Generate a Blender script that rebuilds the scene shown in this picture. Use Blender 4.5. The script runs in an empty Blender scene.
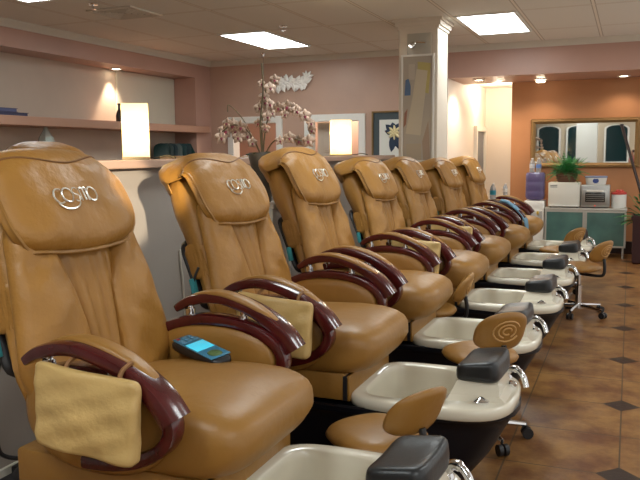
import bpy, bmesh, math, random
from mathutils import Vector, Matrix
from math import sin, cos, pi, radians
random.seed(7)
sc = bpy.context.scene
COL = sc.collection

# ------------------------------------------------------------------ camera
F_PX, YAW, PITCH, ROLL, EYE = 745.9, .393357, .115433, -.0095529, 1.3123
cd = bpy.data.cameras.new('camera')
cd.sensor_width = 36.0
cd.lens = F_PX * 36.0 / 640.0
cd.clip_start = .03
cam = bpy.data.objects.new('camera', cd)
COL.objects.link(cam)
_F = Vector((-sin(YAW) * cos(PITCH), cos(YAW) * cos(PITCH), -sin(PITCH)))
_R = Vector((cos(YAW), sin(YAW), 0))
_U = _R.cross(_F)
_R2 = cos(ROLL) * _R + sin(ROLL) * _U
_U2 = -sin(ROLL) * _R + cos(ROLL) * _U
M = Matrix((( _R2.x, _U2.x, -_F.x, 0), (_R2.y, _U2.y, -_F.y, 0), (_R2.z, _U2.z, -_F.z, EYE), (0, 0, 0, 1)))
cam.matrix_world = M
sc.camera = cam

# ------------------------------------------------------------------ world, exposure
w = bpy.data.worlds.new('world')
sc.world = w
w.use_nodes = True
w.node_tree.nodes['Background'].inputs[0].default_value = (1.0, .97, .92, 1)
w.node_tree.nodes['Background'].inputs[1].default_value = .75  # ambient fill through the open right side, added to brighten ceiling and walls
sc.view_settings.view_transform = 'Standard'
sc.view_settings.look = 'None'
sc.view_settings.gamma = 1.0
sc.view_settings.use_curve_mapping = False
sc.view_settings.exposure = 0.30
sc.cycles.use_denoising = True
sc.cycles.max_bounces = 8
sc.cycles.sample_clamp_indirect = 4.0

# light strengths (all belong to lamps built further down)
PANEL = 11.0          # fluorescent ceiling panels (emission)
SPOT_WALL = 1150.0     # added spot lamp making the bright partition patch
SHADE_W = 5.5        # bulbs in the ledge lamps
NICHE_W = 45.0       # recessed spot over the wall shelf
DOWN_W = 11.0        # recessed downlights over the cabinet
HALL_W = 45.0        # corridor downlight
ROOM_W = 40.0        # lamp in the room behind the doors

# ------------------------------------------------------------------ materials
def mat(name, color, rough=.5, metal=0.0, bump=0.0, bscale=40.0, var=0.0, vscale=6.0, emit=0.0, coat=0.0, ecol=None, spec=.5, detail=4):
    m = bpy.data.materials.new(name)
    m.use_nodes = True
    nt = m.node_tree
    b = nt.nodes['Principled BSDF']
    c = (*color, 1)
    b.inputs['Base Color'].default_value = c
    b.inputs['Roughness'].default_value = rough
    b.inputs['Metallic'].default_value = metal
    b.inputs['Specular IOR Level'].default_value = spec
    if coat:
        b.inputs['Coat Weight'].default_value = coat
        b.inputs['Coat Roughness'].default_value = .08
    if emit:
        b.inputs['Emission Color'].default_value = (*(ecol or color), 1)
        b.inputs['Emission Strength'].default_value = emit
    tc = nt.nodes.new('ShaderNodeTexCoord')
    if var:
        n = nt.nodes.new('ShaderNodeTexNoise')
        n.inputs['Scale'].default_value = vscale
        n.inputs['Detail'].default_value = detail
        nt.links.new(tc.outputs['Object'], n.inputs['Vector'])
        r = nt.nodes.new('ShaderNodeMapRange')
        r.inputs['From Min'].default_value = .3
        r.inputs['From Max'].default_value = .7
        r.inputs['To Min'].default_value = 1 - var
        r.inputs['To Max'].default_value = 1 + var
        nt.links.new(n.outputs['Fac'], r.inputs['Value'])
        h = nt.nodes.new('ShaderNodeVectorMath')
        h.operation = 'SCALE'
        h.inputs[0].default_value = color
        nt.links.new(r.outputs['Result'], h.inputs['Scale'])
        nt.links.new(h.outputs['Vector'], b.inputs['Base Color'])
    if bump:
        n2 = nt.nodes.new('ShaderNodeTexNoise')
        n2.inputs['Scale'].default_value = bscale
        n2.inputs['Detail'].default_value = 5
        nt.links.new(tc.outputs['Object'], n2.inputs['Vector'])
        bp = nt.nodes.new('ShaderNodeBump')
        bp.inputs['Strength'].default_value = bump
        bp.inputs['Distance'].default_value = .02
        nt.links.new(n2.outputs['Fac'], bp.inputs['Height'])
        nt.links.new(bp.outputs['Normal'], b.inputs['Normal'])
    return m

LEATHER = mat('tan_leather', (.36, .170, .031), .46, bump=.8, bscale=8, var=.10, vscale=3)
LEATHER2 = mat('tan_leather_smooth', (.295, .141, .027), .42, bump=.35, bscale=8, var=.06, vscale=3)
SEAM = mat('leather_seam', (.22, .10, .03), .6)
POUCHM = mat('gold_leather', (.55, .37, .14), .38, bump=.5, bscale=11, var=.08, vscale=5)
WOODR = mat('red_mahogany', (.065, .006, .007), .22, coat=.4, var=.25, vscale=14)
BLACK = mat('black_gelcoat', (.005, .005, .008), .38, spec=.3)
BLACKP = mat('black_plastic', (.012, .012, .014), .4)
VINYL = mat('dark_vinyl', (.011, .013, .015), .36, bump=.06, bscale=60)
CREAM = mat('cream_acrylic', (.68, .63, .51), .2, coat=.4)
CHROME = mat('chrome', (.75, .75, .76), .12, 1.0)
SILVER = mat('silver', (.80, .77, .70), .28, .9)
TEAL = mat('teal_label', (.05, .32, .36), .4)
WHITE = mat('white_paint', (.78, .76, .71), .45)
CEILW = mat('white_trim', (.62, .58, .50), .55)
MAUVE = mat('mauve_wall', (.50, .33, .25), .42, bump=.06, bscale=25, var=.06, vscale=2)
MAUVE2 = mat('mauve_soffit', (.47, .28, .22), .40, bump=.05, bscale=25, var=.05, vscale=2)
ORANGE = mat('terracotta_wall', (.42, .185, .075), .55, bump=.05, bscale=25, var=.10, vscale=1.5)
NICHE = mat('niche_wall', (.54, .44, .355), .6, var=.05, vscale=2)
PANELW = mat('wall_panel', (.62, .57, .46), .6, var=.04, vscale=2)
SHELFM = mat('shelf_paint', (.45, .25, .17), .5)
HALLW = mat('corridor_wall', (.80, .73, .66), .6)
PARTM = mat('partition_wall', (.36, .315, .275), .55, bump=.04, bscale=30, var=.04, vscale=2)
LEDGEM = mat('ledge_laminate', (.46, .30, .22), .4)
DARKWOOD = mat('dark_wood', (.022, .008, .006), .35, var=.3, vscale=12)
GOLD = mat('old_gold', (.24, .14, .05), .45, .45, bump=.5, bscale=60)
MIRRORM = mat('mirror_glass', (.86, .88, .86), .015, 1.0)
FROST = mat('frosted_glass', (.075, .155, .135), .22, coat=.2, var=.25, vscale=4)
ALU = mat('aluminium', (.50, .48, .43), .35, .4)
GREEN = mat('fern_green', (.03, .20, .05), .5, var=.5, vscale=18)
LEAFD = mat('dark_leaf', (.02, .06, .022), .4, var=.3, vscale=12)
NIGHT = mat('night_window', (.004, .022, .026), .1, emit=.03, ecol=(.01, .10, .11))  # faint teal glow put into the panes for the night outside

# ------------------------------------------------------------------ mesh helpers
class MB:
    def __init__(s): s.v = []; s.f = []; s.m = []
    def add(s, vs, fs, mi=0):
        o = len(s.v)
        s.v += [tuple(p) for p in vs]
        s.f += [tuple(o + i for i in f) for f in fs]
        s.m += [mi] * len(fs)
        return s
    def box(s, x0, x1, y0, y1, z0, z1, mi=0, b=0.0):
        bm = bmesh.new()
        bmesh.ops.create_cube(bm, size=1)
        for q in bm.verts:
            q.co = Vector(((x0 + x1) / 2 + q.co.x * (x1 - x0), (y0 + y1) / 2 + q.co.y * (y1 - y0), (z0 + z1) / 2 + q.co.z * (z1 - z0)))
        if b:
            bmesh.ops.bevel(bm, geom=bm.edges[:], offset=b, segments=2, affect='EDGES', profile=.5)
        return s.bm(bm, mi)
    def bm(s, bm, mi=0):
        bm.verts.index_update()
        s.add([q.co for q in bm.verts], [[q.index for q in f.verts] for f in bm.faces], mi)
        bm.free()
        return s
    def tube(s, pts, r, n=8, closed=False, mi=0, cap=True):
        pts = [Vector(p) for p in pts]
        N = len(pts)
        rs = r if isinstance(r, (list, tuple)) else [r] * N
        vs = []; up = None
        for i in range(N):
            if closed: t = pts[(i + 1) % N] - pts[i - 1]
            else: t = pts[min(i + 1, N - 1)] - pts[max(i - 1, 0)]
            t.normalize()
            if up is None:
                a = Vector((0, 0, 1)) if abs(t.z) < .9 else Vector((1, 0, 0))
                up = t.cross(a).normalized()
            up = (up - t * up.dot(t)).normalized()
            sd = t.cross(up)
            for k in range(n):
                a = 2 * pi * k / n
                vs.append(pts[i] + (up * cos(a) + sd * sin(a)) * rs[i])
        fs = []
        for i in range(N if closed else N - 1):
            j = (i + 1) % N
            for k in range(n):
                l = (k + 1) % n
                fs.append((i * n + k, i * n + l, j * n + l, j * n + k))
        if cap and not closed:
            fs.append(tuple(range(n))[::-1]); fs.append(tuple((N - 1) * n + k for k in range(n)))
        return s.add(vs, fs, mi)
    def lathe(s, prof, n=24, c=(0, 0, 0), mi=0, sx=1, sy=1):
        vs = []; fs = []
        for (r, z) in prof:
            for k in range(n):
                a = 2 * pi * k / n
                vs.append((c[0] + r * sx * cos(a), c[1] + r * sy * sin(a), c[2] + z))
        for i in range(len(prof) - 1):
            for k in range(n):
                l = (k + 1) % n
                fs.append((i * n + k, i * n + l, (i + 1) * n + l, (i + 1) * n + k))
        if prof[0][0] > 1e-5: fs.append(tuple(range(n))[::-1])
        if prof[-1][0] > 1e-5: fs.append(tuple((len(prof) - 1) * n + k for k in range(n)))
        return s.add(vs, fs, mi)
    def loops(s, loops, cap0=True, cap1=True, mi=0):
        n = len(loops[0]); vs = [p for l in loops for p in l]; fs = []
        for i in range(len(loops) - 1):
            for k in range(n):
                l = (k + 1) % n
                fs.append((i * n + k, i * n + l, (i + 1) * n + l, (i + 1) * n + k))
        if cap0: fs.append(tuple(range(n))[::-1])
        if cap1: fs.append(tuple((len(loops) - 1) * n + k for k in range(n)))
        return s.add(vs, fs, mi)
    def sweep(s, path, side, sect, mi=0, scale=None):
        """sect: list of (a along side, b along normal)"""
        path = [Vector(p) for p in path]; side = Vector(side).normalized(); L = []
        for i, p in enumerate(path):
            t = (path[min(i + 1, len(path) - 1)] - path[max(i - 1, 0)]).normalized()
            nn = side.cross(t).normalized()
            k = scale[i] if scale else (1, 1)
            L.append([p + side * a * k[0] + nn * b * k[1] for a, b in sect])
        return s.loops(L, mi=mi)
    def build(s, name, mats, parent=None, smooth=True, loc=None, rot=None, auto=True):
        me = bpy.data.meshes.new(name)
        me.from_pydata(s.v, [], s.f)
        for m_ in (mats if isinstance(mats, (list, tuple)) else [mats]): me.materials.append(m_)
        me.polygons.foreach_set('material_index', s.m)
        bm = bmesh.new(); bm.from_mesh(me)
        bmesh.ops.recalc_face_normals(bm, faces=bm.faces)
        bm.to_mesh(me); bm.free()
        if smooth:
            me.polygons.foreach_set('use_smooth', [True] * len(me.polygons))
            if auto:
                try: me.set_sharp_from_angle(angle=radians(40))
                except Exception: pass
        me.update()
        o = bpy.data.objects.new(name, me)
        COL.objects.link(o)
        if parent: o.parent = parent
        if loc: o.location = loc
        if rot: o.rotation_euler = rot
        return o

_cg = {}
def cube_grid(sx, sy, sz, n):
    key = (sx, sy, sz, n)
    if key in _cg: return _cg[key]
    idx = {}; vs = []; fs = []
    def vid(i, j, k):
        q = (i, j, k)
        if q not in idx:
            p = [2 * i / sx - 1, 2 * j / sy - 1, 2 * k / sz - 1]
            d = (abs(p[0]) ** n + abs(p[1]) ** n + abs(p[2]) ** n) ** (1 / n)
            idx[q] = len(vs); vs.append((p[0] / d, p[1] / d, p[2] / d))
        return idx[q]
    for i in range(sx):
        for j in range(sy):
            fs.append((vid(i, j, 0), vid(i, j + 1, 0), vid(i + 1, j + 1, 0), vid(i + 1, j, 0)))
            fs.append((vid(i, j, sz), vid(i + 1, j, sz), vid(i + 1, j + 1, sz), vid(i, j + 1, sz)))
    for i in range(sx):
        for k in range(sz):
            fs.append((vid(i, 0, k), vid(i + 1, 0, k), vid(i + 1, 0, k + 1), vid(i, 0, k + 1)))
            fs.append((vid(i, sy, k), vid(i, sy, k + 1), vid(i + 1, sy, k + 1), vid(i + 1, sy, k)))
    for j in range(sy):
        for k in range(sz):
            fs.append((vid(0, j, k), vid(0, j, k + 1), vid(0, j + 1, k + 1), vid(0, j + 1, k)))
            fs.append((vid(sx, j, k), vid(sx, j + 1, k), vid(sx, j + 1, k + 1), vid(sx, j, k + 1)))
    _cg[key] = (vs, fs)
    return vs, fs
def cushion(name, m, parent, fn, seg=(10, 10, 6), n=5, mb=None):
    vs, fs = cube_grid(*seg, n)
    b = mb or MB()
    b.add([fn(*p) for p in vs], fs)
    return b.build(name, m, parent, auto=False) if mb is None else b
def rr(w, h, r, k=3):
    out = []
    for cx, cy, a0 in ((w / 2 - r, h / 2 - r, 0), (-w / 2 + r, h / 2 - r, 90), (-w / 2 + r, -h / 2 + r, 180), (w / 2 - r, -h / 2 + r, 270)):
        for i in range(k + 1):
            a = radians(a0 + 90 * i / k); out.append((cx + r * cos(a), cy + r * sin(a)))
    return out
def smooth_path(pts, k=6):
    pts = [Vector(p) for p in pts]; out = []
    for i in range(len(pts) - 1):
        p0, p1, p2, p3 = pts[max(i - 1, 0)], pts[i], pts[i + 1], pts[min(i + 2, len(pts) - 1)]
        for j in range(k):
            t = j / k
            out.append(.5 * ((2 * p1) + (p2 - p0) * t + (2 * p0 - 5 * p1 + 4 * p2 - p3) * t * t + (3 * p1 - p0 - 3 * p2 + p3) * t ** 3))
    out.append(pts[-1]); return out
def tag(o, label=None, cat=None, group=None, kind=None):
    if label: o['label'] = label
    if cat: o['category'] = cat
    if group: o['group'] = group
    if kind: o['kind'] = kind
    return o
def thing(name, label, cat, loc=(0, 0, 0), rz=0, group=None):
    o = bpy.data.objects.new(name, None)
    o.empty_display_size = .1
    COL.objects.link(o); o.location = loc; o.rotation_euler = (0, 0, rz)
    return tag(o, label, cat, group)
def copy_tree(o, parent=None):
    c = o.copy(); COL.objects.link(c)
    if parent: c.parent = parent
    for ch in list(o.children): copy_tree(ch, c)
    return c
def struct(name, mb, m, smooth=False):
    return tag(mb.build(name, m, None, smooth), kind='structure')
def light(name, kind, loc, energy, color, parent=None, target=None, size=.05, angle=60, blend=.3):
    l = bpy.data.lights.new(name, kind); l.energy = energy; l.color = color
    if kind == 'SPOT':
        l.spot_size = radians(angle); l.spot_blend = blend
    l.shadow_soft_size = size
    o = bpy.data.objects.new(name, l); COL.objects.link(o); o.location = loc
    if target:
        o.rotation_euler = (Vector(target) - Vector(loc)).to_track_quat('-Z', 'Y').to_euler()
    if parent:
        o.parent = parent
    return o

# ------------------------------------------------------------------ node graphs for floor and ceiling
def nmath(nt, op, a, b=None):
    n = nt.nodes.new('ShaderNodeMath'); n.operation = op
    for i, x in enumerate((a, b)):
        if x is None: continue
        if isinstance(x, (int, float)): n.inputs[i].default_value = x
        else: nt.links.new(x, n.inputs[i])
    return n.outputs[0]
def dist_to_grid(nt, x, period, off):
    q = nmath(nt, 'ADD', x, -off + period / 2)
    q = nmath(nt, 'FLOORED_MODULO', q, period)
    return nmath(nt, 'ABSOLUTE', nmath(nt, 'SUBTRACT', q, period / 2))
def mix(nt, fac, a, b):
    n = nt.nodes.new('ShaderNodeMix'); n.data_type = 'RGBA'
    nt.links.new(fac, n.inputs[0])
    for i, x in ((6, a), (7, b)):
        if isinstance(x, tuple): n.inputs[i].default_value = (*x, 1)
        else: nt.links.new(x, n.inputs[i])
    return n.outputs[2]
def floor_material():
    m = mat('terracotta_tiles', (.3, .13, .05), .34)
    nt = m.node_tree; b = nt.nodes['Principled BSDF']
    g = nt.nodes.new('ShaderNodeNewGeometry')
    s = nt.nodes.new('ShaderNodeSeparateXYZ'); nt.links.new(g.outputs['Position'], s.inputs[0])
    dx = dist_to_grid(nt, s.outputs['X'], .457, .0015); dy = dist_to_grid(nt, s.outputs['Y'], .457, 3.133)
    grout = nmath(nt, 'LESS_THAN', nmath(nt, 'MINIMUM', dx, dy), .0035)
    ex = dist_to_grid(nt, s.outputs['X'], .914, .0015); ey = dist_to_grid(nt, s.outputs['Y'], .914, 3.133)
    dia = nmath(nt, 'LESS_THAN', nmath(nt, 'ADD', ex, ey), .092)
    n = nt.nodes.new('ShaderNodeTexNoise'); n.inputs['Scale'].default_value = 5.5; n.inputs['Detail'].default_value = 7
    n.inputs['Roughness'].default_value = .65
    nt.links.new(g.outputs['Position'], n.inputs['Vector'])
    cr = nt.nodes.new('ShaderNodeValToRGB')
    e = cr.color_ramp.elements
    e[0].position = .36; e[0].color = (.125, .042, .013, 1); e[1].position = .64; e[1].color = (.29, .148, .045, 1)
    nt.links.new(n.outputs['Fac'], cr.inputs[0])
    c = mix(nt, grout, cr.outputs[0], (.07, .04, .02))
    c = mix(nt, dia, c, (.022, .012, .009))
    nt.links.new(c, b.inputs['Base Color'])
    bp = nt.nodes.new('ShaderNodeBump'); bp.inputs['Strength'].default_value = .25; bp.inputs['Distance'].default_value = .01
    h = nmath(nt, 'SUBTRACT', n.outputs['Fac'], grout)
    nt.links.new(h, bp.inputs['Height']); nt.links.new(bp.outputs[0], b.inputs['Normal'])
    return m
def ceiling_material():
    m = mat('ceiling_tiles', (.74, .72, .66), .85)
    nt = m.node_tree; b = nt.nodes['Principled BSDF']
    g = nt.nodes.new('ShaderNodeNewGeometry')
    s = nt.nodes.new('ShaderNodeSeparateXYZ'); nt.links.new(g.outputs['Position'], s.inputs[0])
    dx = dist_to_grid(nt, s.outputs['X'], .64, -1.63); dy = dist_to_grid(nt, s.outputs['Y'], 1.22, 7.21)
    d = nmath(nt, 'MINIMUM', dx, dy)
    bar = nmath(nt, 'LESS_THAN', d, .012)
    edge = nmath(nt, 'LESS_THAN', nmath(nt, 'ABSOLUTE', nmath(nt, 'SUBTRACT', d, .016)), .004)
    n = nt.nodes.new('ShaderNodeTexNoise'); n.inputs['Scale'].default_value = 90; n.inputs['Detail'].default_value = 3
    nt.links.new(g.outputs['Position'], n.inputs['Vector'])
    c = mix(nt, n.outputs['Fac'], (.72, .70, .64), (.80, .78, .72))
    c = mix(nt, bar, c, (.80, .75, .66))
    c = mix(nt, edge, c, (.42, .37, .31))
    nt.links.new(c, b.inputs['Base Color'])
    return m

# ------------------------------------------------------------------ the setting
CEIL = 2.6
struct('floor', MB().box(-6.2, 1.9, -3.2, 12.3, -.12, 0), floor_material())
struct('ceiling', MB().box(-6.2, 1.9, -3.2, 12.3, CEIL, CEIL + .1), ceiling_material())
# left wall: recessed niche with soffit above, pier at its far end
mb = MB(); mb.box(-6.1, -5.85, -3, 9.45, 0, CEIL, 0)
mb.box(-5.85, -5.5, -3, 9.28, 2.35, CEIL, 1)
mb.box(-5.85, -5.5, 8.88, 9.28, 0, 2.35, 1)
struct('wall_left', mb, [NICHE, MAUVE2])
mb = MB(); mb.box(-5.85, -5.83, 7.62, 8.87, 1.72, 2.34)
struct('trim_1', mb, PANELW)
mb = MB(); mb.box(-5.85, -5.42, -2, 9.1, 1.61, 1.70, 0, .006)
struct('trim_2', mb, SHELFM)
mb = MB(); mb.box(-5.85, -5.42, 4.8, 8.88, 1.20, 1.235, 0, .004)
struct('trim_3', mb, SHELFM)
# back wall with two doorways
D1 = (-5.14, -4.47); D2 = (-3.97, -3.28); DT = 1.74
mb = MB()
for a, b_ in ((-5.85, D1[0]), (D1[1], D2[0]), (D2[1], -2.18)):
    mb.box(a, b_, 9.28, 9.42, 0, DT)
mb.box(-5.85, -2.18, 9.28, 9.42, DT, CEIL)
struct('wall_back', mb, MAUVE)
# rooms behind the doorways
MAUVED = mat('mauve_room', (.50, .35, .30), .6)
mb = MB(); mb.box(-5.9, -2.25, 10.7, 10.8, 0, 2.3); mb.box(-5.9, -2.25, 9.42, 10.7, 2.2, 2.3); mb.box(-5.95, -5.85, 9.42, 10.7, 0, 2.3)
struct('wall_rear', mb, MAUVED)
# corridor and the terracotta wall under the soffit
struct('wall_corridor_side', MB().box(-2.25, -2.12, 9.28, 12.0, 0, CEIL), HALLW)
struct('wall_corridor_end', MB().box(-2.25, -1.2, 11.9, 12.05, 0, CEIL), HALLW)
struct('wall_corridor_inner', MB().box(-1.48, -1.36, 10.41, 11.9, 0, CEIL), HALLW)
struct('ceiling_corridor', MB().box(-2.12, -1.48, 10.25, 11.9, 2.29, 2.33), HALLW)
struct('wall_mirror', MB().box(-1.48, 1.9, 10.25, 10.40, 0, CEIL), ORANGE)
mb = MB(); mb.box(-2.12, 1.9, 9.28, 10.25, 2.22, CEIL)
struct('wall_soffit', mb, MAUVE2)
mb = MB()
struct('shadow_strip_mirror_wall', MB().box(-1.48, 1.9, 10.21, 10.25, 0, .16), DARKWOOD)  # dark strip put in for the shadow below the cabinet
# crown moulding on the left, back and soffit walls
def crown(mb, p0, p1, nrm):
    p0 = Vector(p0); p1 = Vector(p1); nrm = Vector(nrm)
    prof = [(0, 2.53), (.012, 2.53), (.022, 2.55), (.05, 2.585), (.055, 2.6), (0, 2.6)]
    mb.loops([[p + nrm * a + Vector((0, 0, z)) for a, z in prof] for p in (p0, p1)])
mb = MB(); crown(mb, (-5.5, -3, 0), (-5.5, 9.28, 0), (1, 0, 0)); struct('trim_4', mb, CEILW)
mb = MB(); crown(mb, (-5.5, 9.28, 0), (-2.12, 9.28, 0), (0, -1, 0)); struct('trim_5', mb, CEILW)
mb = MB(); crown(mb, (-2.12, 9.28, 0), (1.9, 9.28, 0), (0, -1, 0)); struct('trim_6', mb, CEILW)
# front wall behind the camera with arched windows (seen in the mirror)
WINX = [-2.28, -1.45, -.39, .75]
mb = MB(); mb.box(-5.85, 1.9, -3.15, -3.0, 0, CEIL)
struct('wall_front', mb, mat('beige_front_wall', (.55, .44, .32), .6))
for i, x in enumerate(WINX):
    def arch(hw, z0, zs, y):
        pts = [(x - hw, y, z0), (x + hw, y, z0), (x + hw, y, zs)]
        for k in range(1, 12):
            a = pi * k / 12
            pts.append((x + hw * cos(a), y, zs + .12 * sin(a)))
        pts.append((x - hw, y, zs)); return pts
    o = MB().loops([arch(.29, 1.0, 1.93, -2.999), arch(.29, 1.0, 1.93, -2.985)]).build('window_%d' % (i + 1), NIGHT, smooth=False)
    tag(o, kind='structure')
    mbf = MB()
    A, B = arch(.34, .95, 1.95, -2.99), arch(.29, 1.0, 1.93, -2.99)
    n_ = len(A)
    sh = lambda L, d: [(p[0], p[1] + d, p[2]) for p in L]
    mbf.loops([A, sh(A, .05), sh(B, .05), B], False, False)
    mbf.build('window_frame', WHITE, o, smooth=False)
# column with a framed board, standing at the end of the partition
mb = MB(); mb.box(-2.14, -1.75, 7.22, 7.64, 0, CEIL, 0, .008)
for d, z0, z1 in ((.012, 2.50, 2.53), (.03, 2.53, 2.57), (.05, 2.57, 2.6)):
    mb.box(-2.14 - d, -1.75 + d, 7.22 - d, 7.64 + d, z0, z1)
struct('column', mb, mat('column_paint', (.68, .60, .50), .5))
# low partition with a ledge behind the row of chairs
struct('partition', MB().box(-2.42, -2.25, -2.0, 7.22, 0, 1.25), PARTM)
struct('trim_7', MB().box(-2.50, -2.17, -2.0, 7.21, 1.25, 1.29, 0, .005), LEDGEM)
struct('baseboard_partition', MB().box(-2.25, -2.235, -2.0, 7.2, 0, .09), CEILW)
mb = MB(); mb.box(-1.36, -.84, -1.2, -.75, 0, CEIL); struct('column_front', mb, WHITE)

# door casings
def casing(name, x0, x1, zt):
    mb = MB()
    mb.box(x0 - .085, x0 + .006, 9.25, 9.43, 0, zt + .085, 0, .004); mb.box(x1 - .006, x1 + .085, 9.25, 9.43, 0, zt + .085, 0, .006)
    mb.box(x0, x1, 9.25, 9.43, zt - .006, zt + .085, 0, .004)
    return struct(name, mb, WHITE)
casing('trim_8', D1[0], D1[1], DT); casing('trim_9', D2[0], D2[1], DT)
DOORM = mat('taupe_door', (.50, .41, .33), .5)
def panel_door(name, hinge, width, ang, m):
    o = MB().box(0, width, -.018, .018, .01, DT - .01).build(name, m, smooth=False, loc=hinge, rot=(0, 0, ang))
    tag(o, kind='structure')
    for r in range(4):
        z0 = .12 + r * .40
        mb = MB(); mb.box(.07, width - .07, -.026, -.016, z0, z0 + .31, 0, .006)
        mb.box(.10, width - .10, -.032, -.02, z0 + .03, z0 + .28, 0, .006)
        mb.build('door_panel', m, o, smooth=False)
    mb = MB(); mb.lathe([(.0, 0), (.022, .004), (.026, .018), (.015, .03), (.01, .05)], 12)
    k = mb.build('door_handle', CHROME, o, loc=(width - .05, -.018, .95), rot=(pi / 2, 0, 0))
    return o
panel_door('door_1', (D2[0] + .03, 9.46, 0), .42, radians(6), DOORM)
# corridor door
o = MB().box(-2.12, -2.10, 11.05, 11.68, 0, 1.62).build('door_2', mat('grey_blue_door', (.20, .21, .24), .5), smooth=False)
tag(o, kind='structure')
mb = MB(); mb.box(-2.12, -2.07, 10.98, 11.05, 0, 1.69); mb.box(-2.12, -2.07, 11.68, 11.75, 0, 1.69); mb.box(-2.12, -2.07, 11.05, 11.68, 1.62, 1.69)
mb.build('door_frame', WHITE, o, smooth=False)

# ------------------------------------------------------------------ ceiling fixtures
DIFF = mat('fluorescent_diffuser', (.9, .9, .9), .5, emit=PANEL, ecol=(.93, 1.0, 1.0))
def panel(x, y, label):
    t = thing('ceiling_light', label, 'ceiling light', (x, y, CEIL), group='fluorescent ceiling panels')
    mb = MB()
    for a in (-.29, .265): mb.box(a, a + .025, -.61, .61, -.014, -.001)
    for a in (-.61, .585): mb.box(-.265, .265, a, a + .025, -.014, -.001)
    mb.build('frame', WHITE, t, smooth=False)
    MB().box(-.265, .265, -.585, .585, -.010, -.002).build('diffuser', DIFF, t, smooth=False)
panel(-3.87, 7.80, 'glowing fluorescent ceiling panel above the two doorways left of the column')
panel(-1.31, 7.83, 'glowing fluorescent ceiling panel right of the column top, in front of the soffit')
panel(-4.42, 4.40, 'glowing ceiling panel at the upper left picture edge above the wall shelf')
panel(-1.31, 3.9, 'fluorescent ceiling panel over the nearer massage chairs')
panel(1.25, 4.2, 'fluorescent ceiling panel over the open aisle floor')
panel(-1.31, .3, 'fluorescent ceiling panel above the white front column')
panel(1.25, .2, 'fluorescent ceiling panel behind the camera on the aisle side')
panel(-1.31, -1.9, 'added fluorescent ceiling panel brightening the arched windows, between the front columns')  # unseen panel added to brighten the front wall reflected in the mirror
panel(1.25, -1.9, 'added fluorescent ceiling panel brightening the rightmost arched window')  # second unseen panel added to light the front wall
panel(1.25, 7.8, 'fluorescent ceiling panel in front of the soffit, right of the picture')

def vent(x, y, rz, s, label):
    t = thing('ceiling_vent', label, 'vent', (x, y, CEIL), rz, group='ceiling air vents')
    mb = MB()
    for a in (-s, s - .03):
        mb.box(a, a + .03, -s, s, -.015, -.001); mb.box(-s + .03, s - .03, a, a + .03, -.015, -.001)
    mb.build('frame', CEILW, t, smooth=False)
    MB().box(-s + .03, s - .03, -s + .03, s - .03, -.004, -.001).build('backing', BLACKP, t, smooth=False)
    for k in range(5):
        r = s * (.84 - .17 * k); mb = MB()
        for sx, sy in ((1, 0), (-1, 0), (0, 1), (0, -1)):
            if sx: mb.box(min(sx * r, sx * (r - .020)), max(sx * r, sx * (r - .020)), -r, r, -.012, -.006)
            else: mb.box(-r + .020, r - .020, min(sy * r, sy * (r - .020)), max(sy * r, sy * (r - .020)), -.012, -.006)
        mb.build('slat', CEILW, t, smooth=False)
vent(-4.28, 5.75, 0, .24, 'square louvred air vent in the ceiling above the wall niche')
def sprinkler(x, y, label):
    t = thing('sprinkler', label, 'sprinkler', (x, y, CEIL), group='ceiling sprinkler heads')
    MB().lathe([(0, -.012), (.04, -.011), (.045, -.001)], 16).build('plate', CHROME, t)
    MB().lathe([(0, -.05), (.028, -.047), (.028, -.043), (.008, -.04), (.008, -.012)], 14).build('head', CHROME, t)
sprinkler(-3.30, 7.03, 'small sprinkler head beside the fluorescent panel left of the column')
sprinkler(-4.29, 5.33, 'small sprinkler head in the ceiling beside the air vent')

WARM = (1.0, .82, .60)
def downlight(x, y, z, energy, label, drop=0.0, angle=110, target=None):
    t = thing('downlight', label, 'recessed light', (x, y, z), group='recessed downlights')
    MB().lathe([(.055, -.002), (.075, -.002), (.078, -.010), (.072, -.014), (.055, -.010)], 20).build('trim_ring', WHITE, t)
    m = mat('downlight_bulb', (1, .95, .85), .3, emit=14, ecol=(1, .86, .62))
    if drop:
        MB().lathe([(0, -drop - .012), (.05, -drop - .008), (.055, -drop + .005), (.028, -.012), (.018, -.001)], 18).build('bulb', m, t)
    else:
        MB().lathe([(0, -.012), (.045, -.010), (.054, -.003)], 18).build('bulb', m, t)
    light('downlight_lamp', 'SPOT', (0, 0, -drop - .03), energy, WARM, t, size=.04, angle=angle, blend=.6)
    return t
downlight(-1.80, 9.62, 2.22, HALL_W, 'recessed light at the corridor end of the soffit', angle=140)
downlight(-1.08, 9.90, 2.22, DOWN_W, 'protruding bulb light in the soffit left of the mirror centre', drop=.035, angle=130)
downlight(-.11, 9.95, 2.22, DOWN_W, 'flush recessed light in the soffit above the mirror right end', angle=130)
d = downlight(-5.74, 7.50, 2.35, NICHE_W, 'recessed spotlight in the niche soffit above the dark jug', angle=74)
light('hall_lamp', 'POINT', (-1.8, 11.1, 2.2), 16, WARM, size=.08)
light('back_room_lamp', 'POINT', (-4.0, 10.15, 2.1), ROOM_W, WARM, size=.08)
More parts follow.
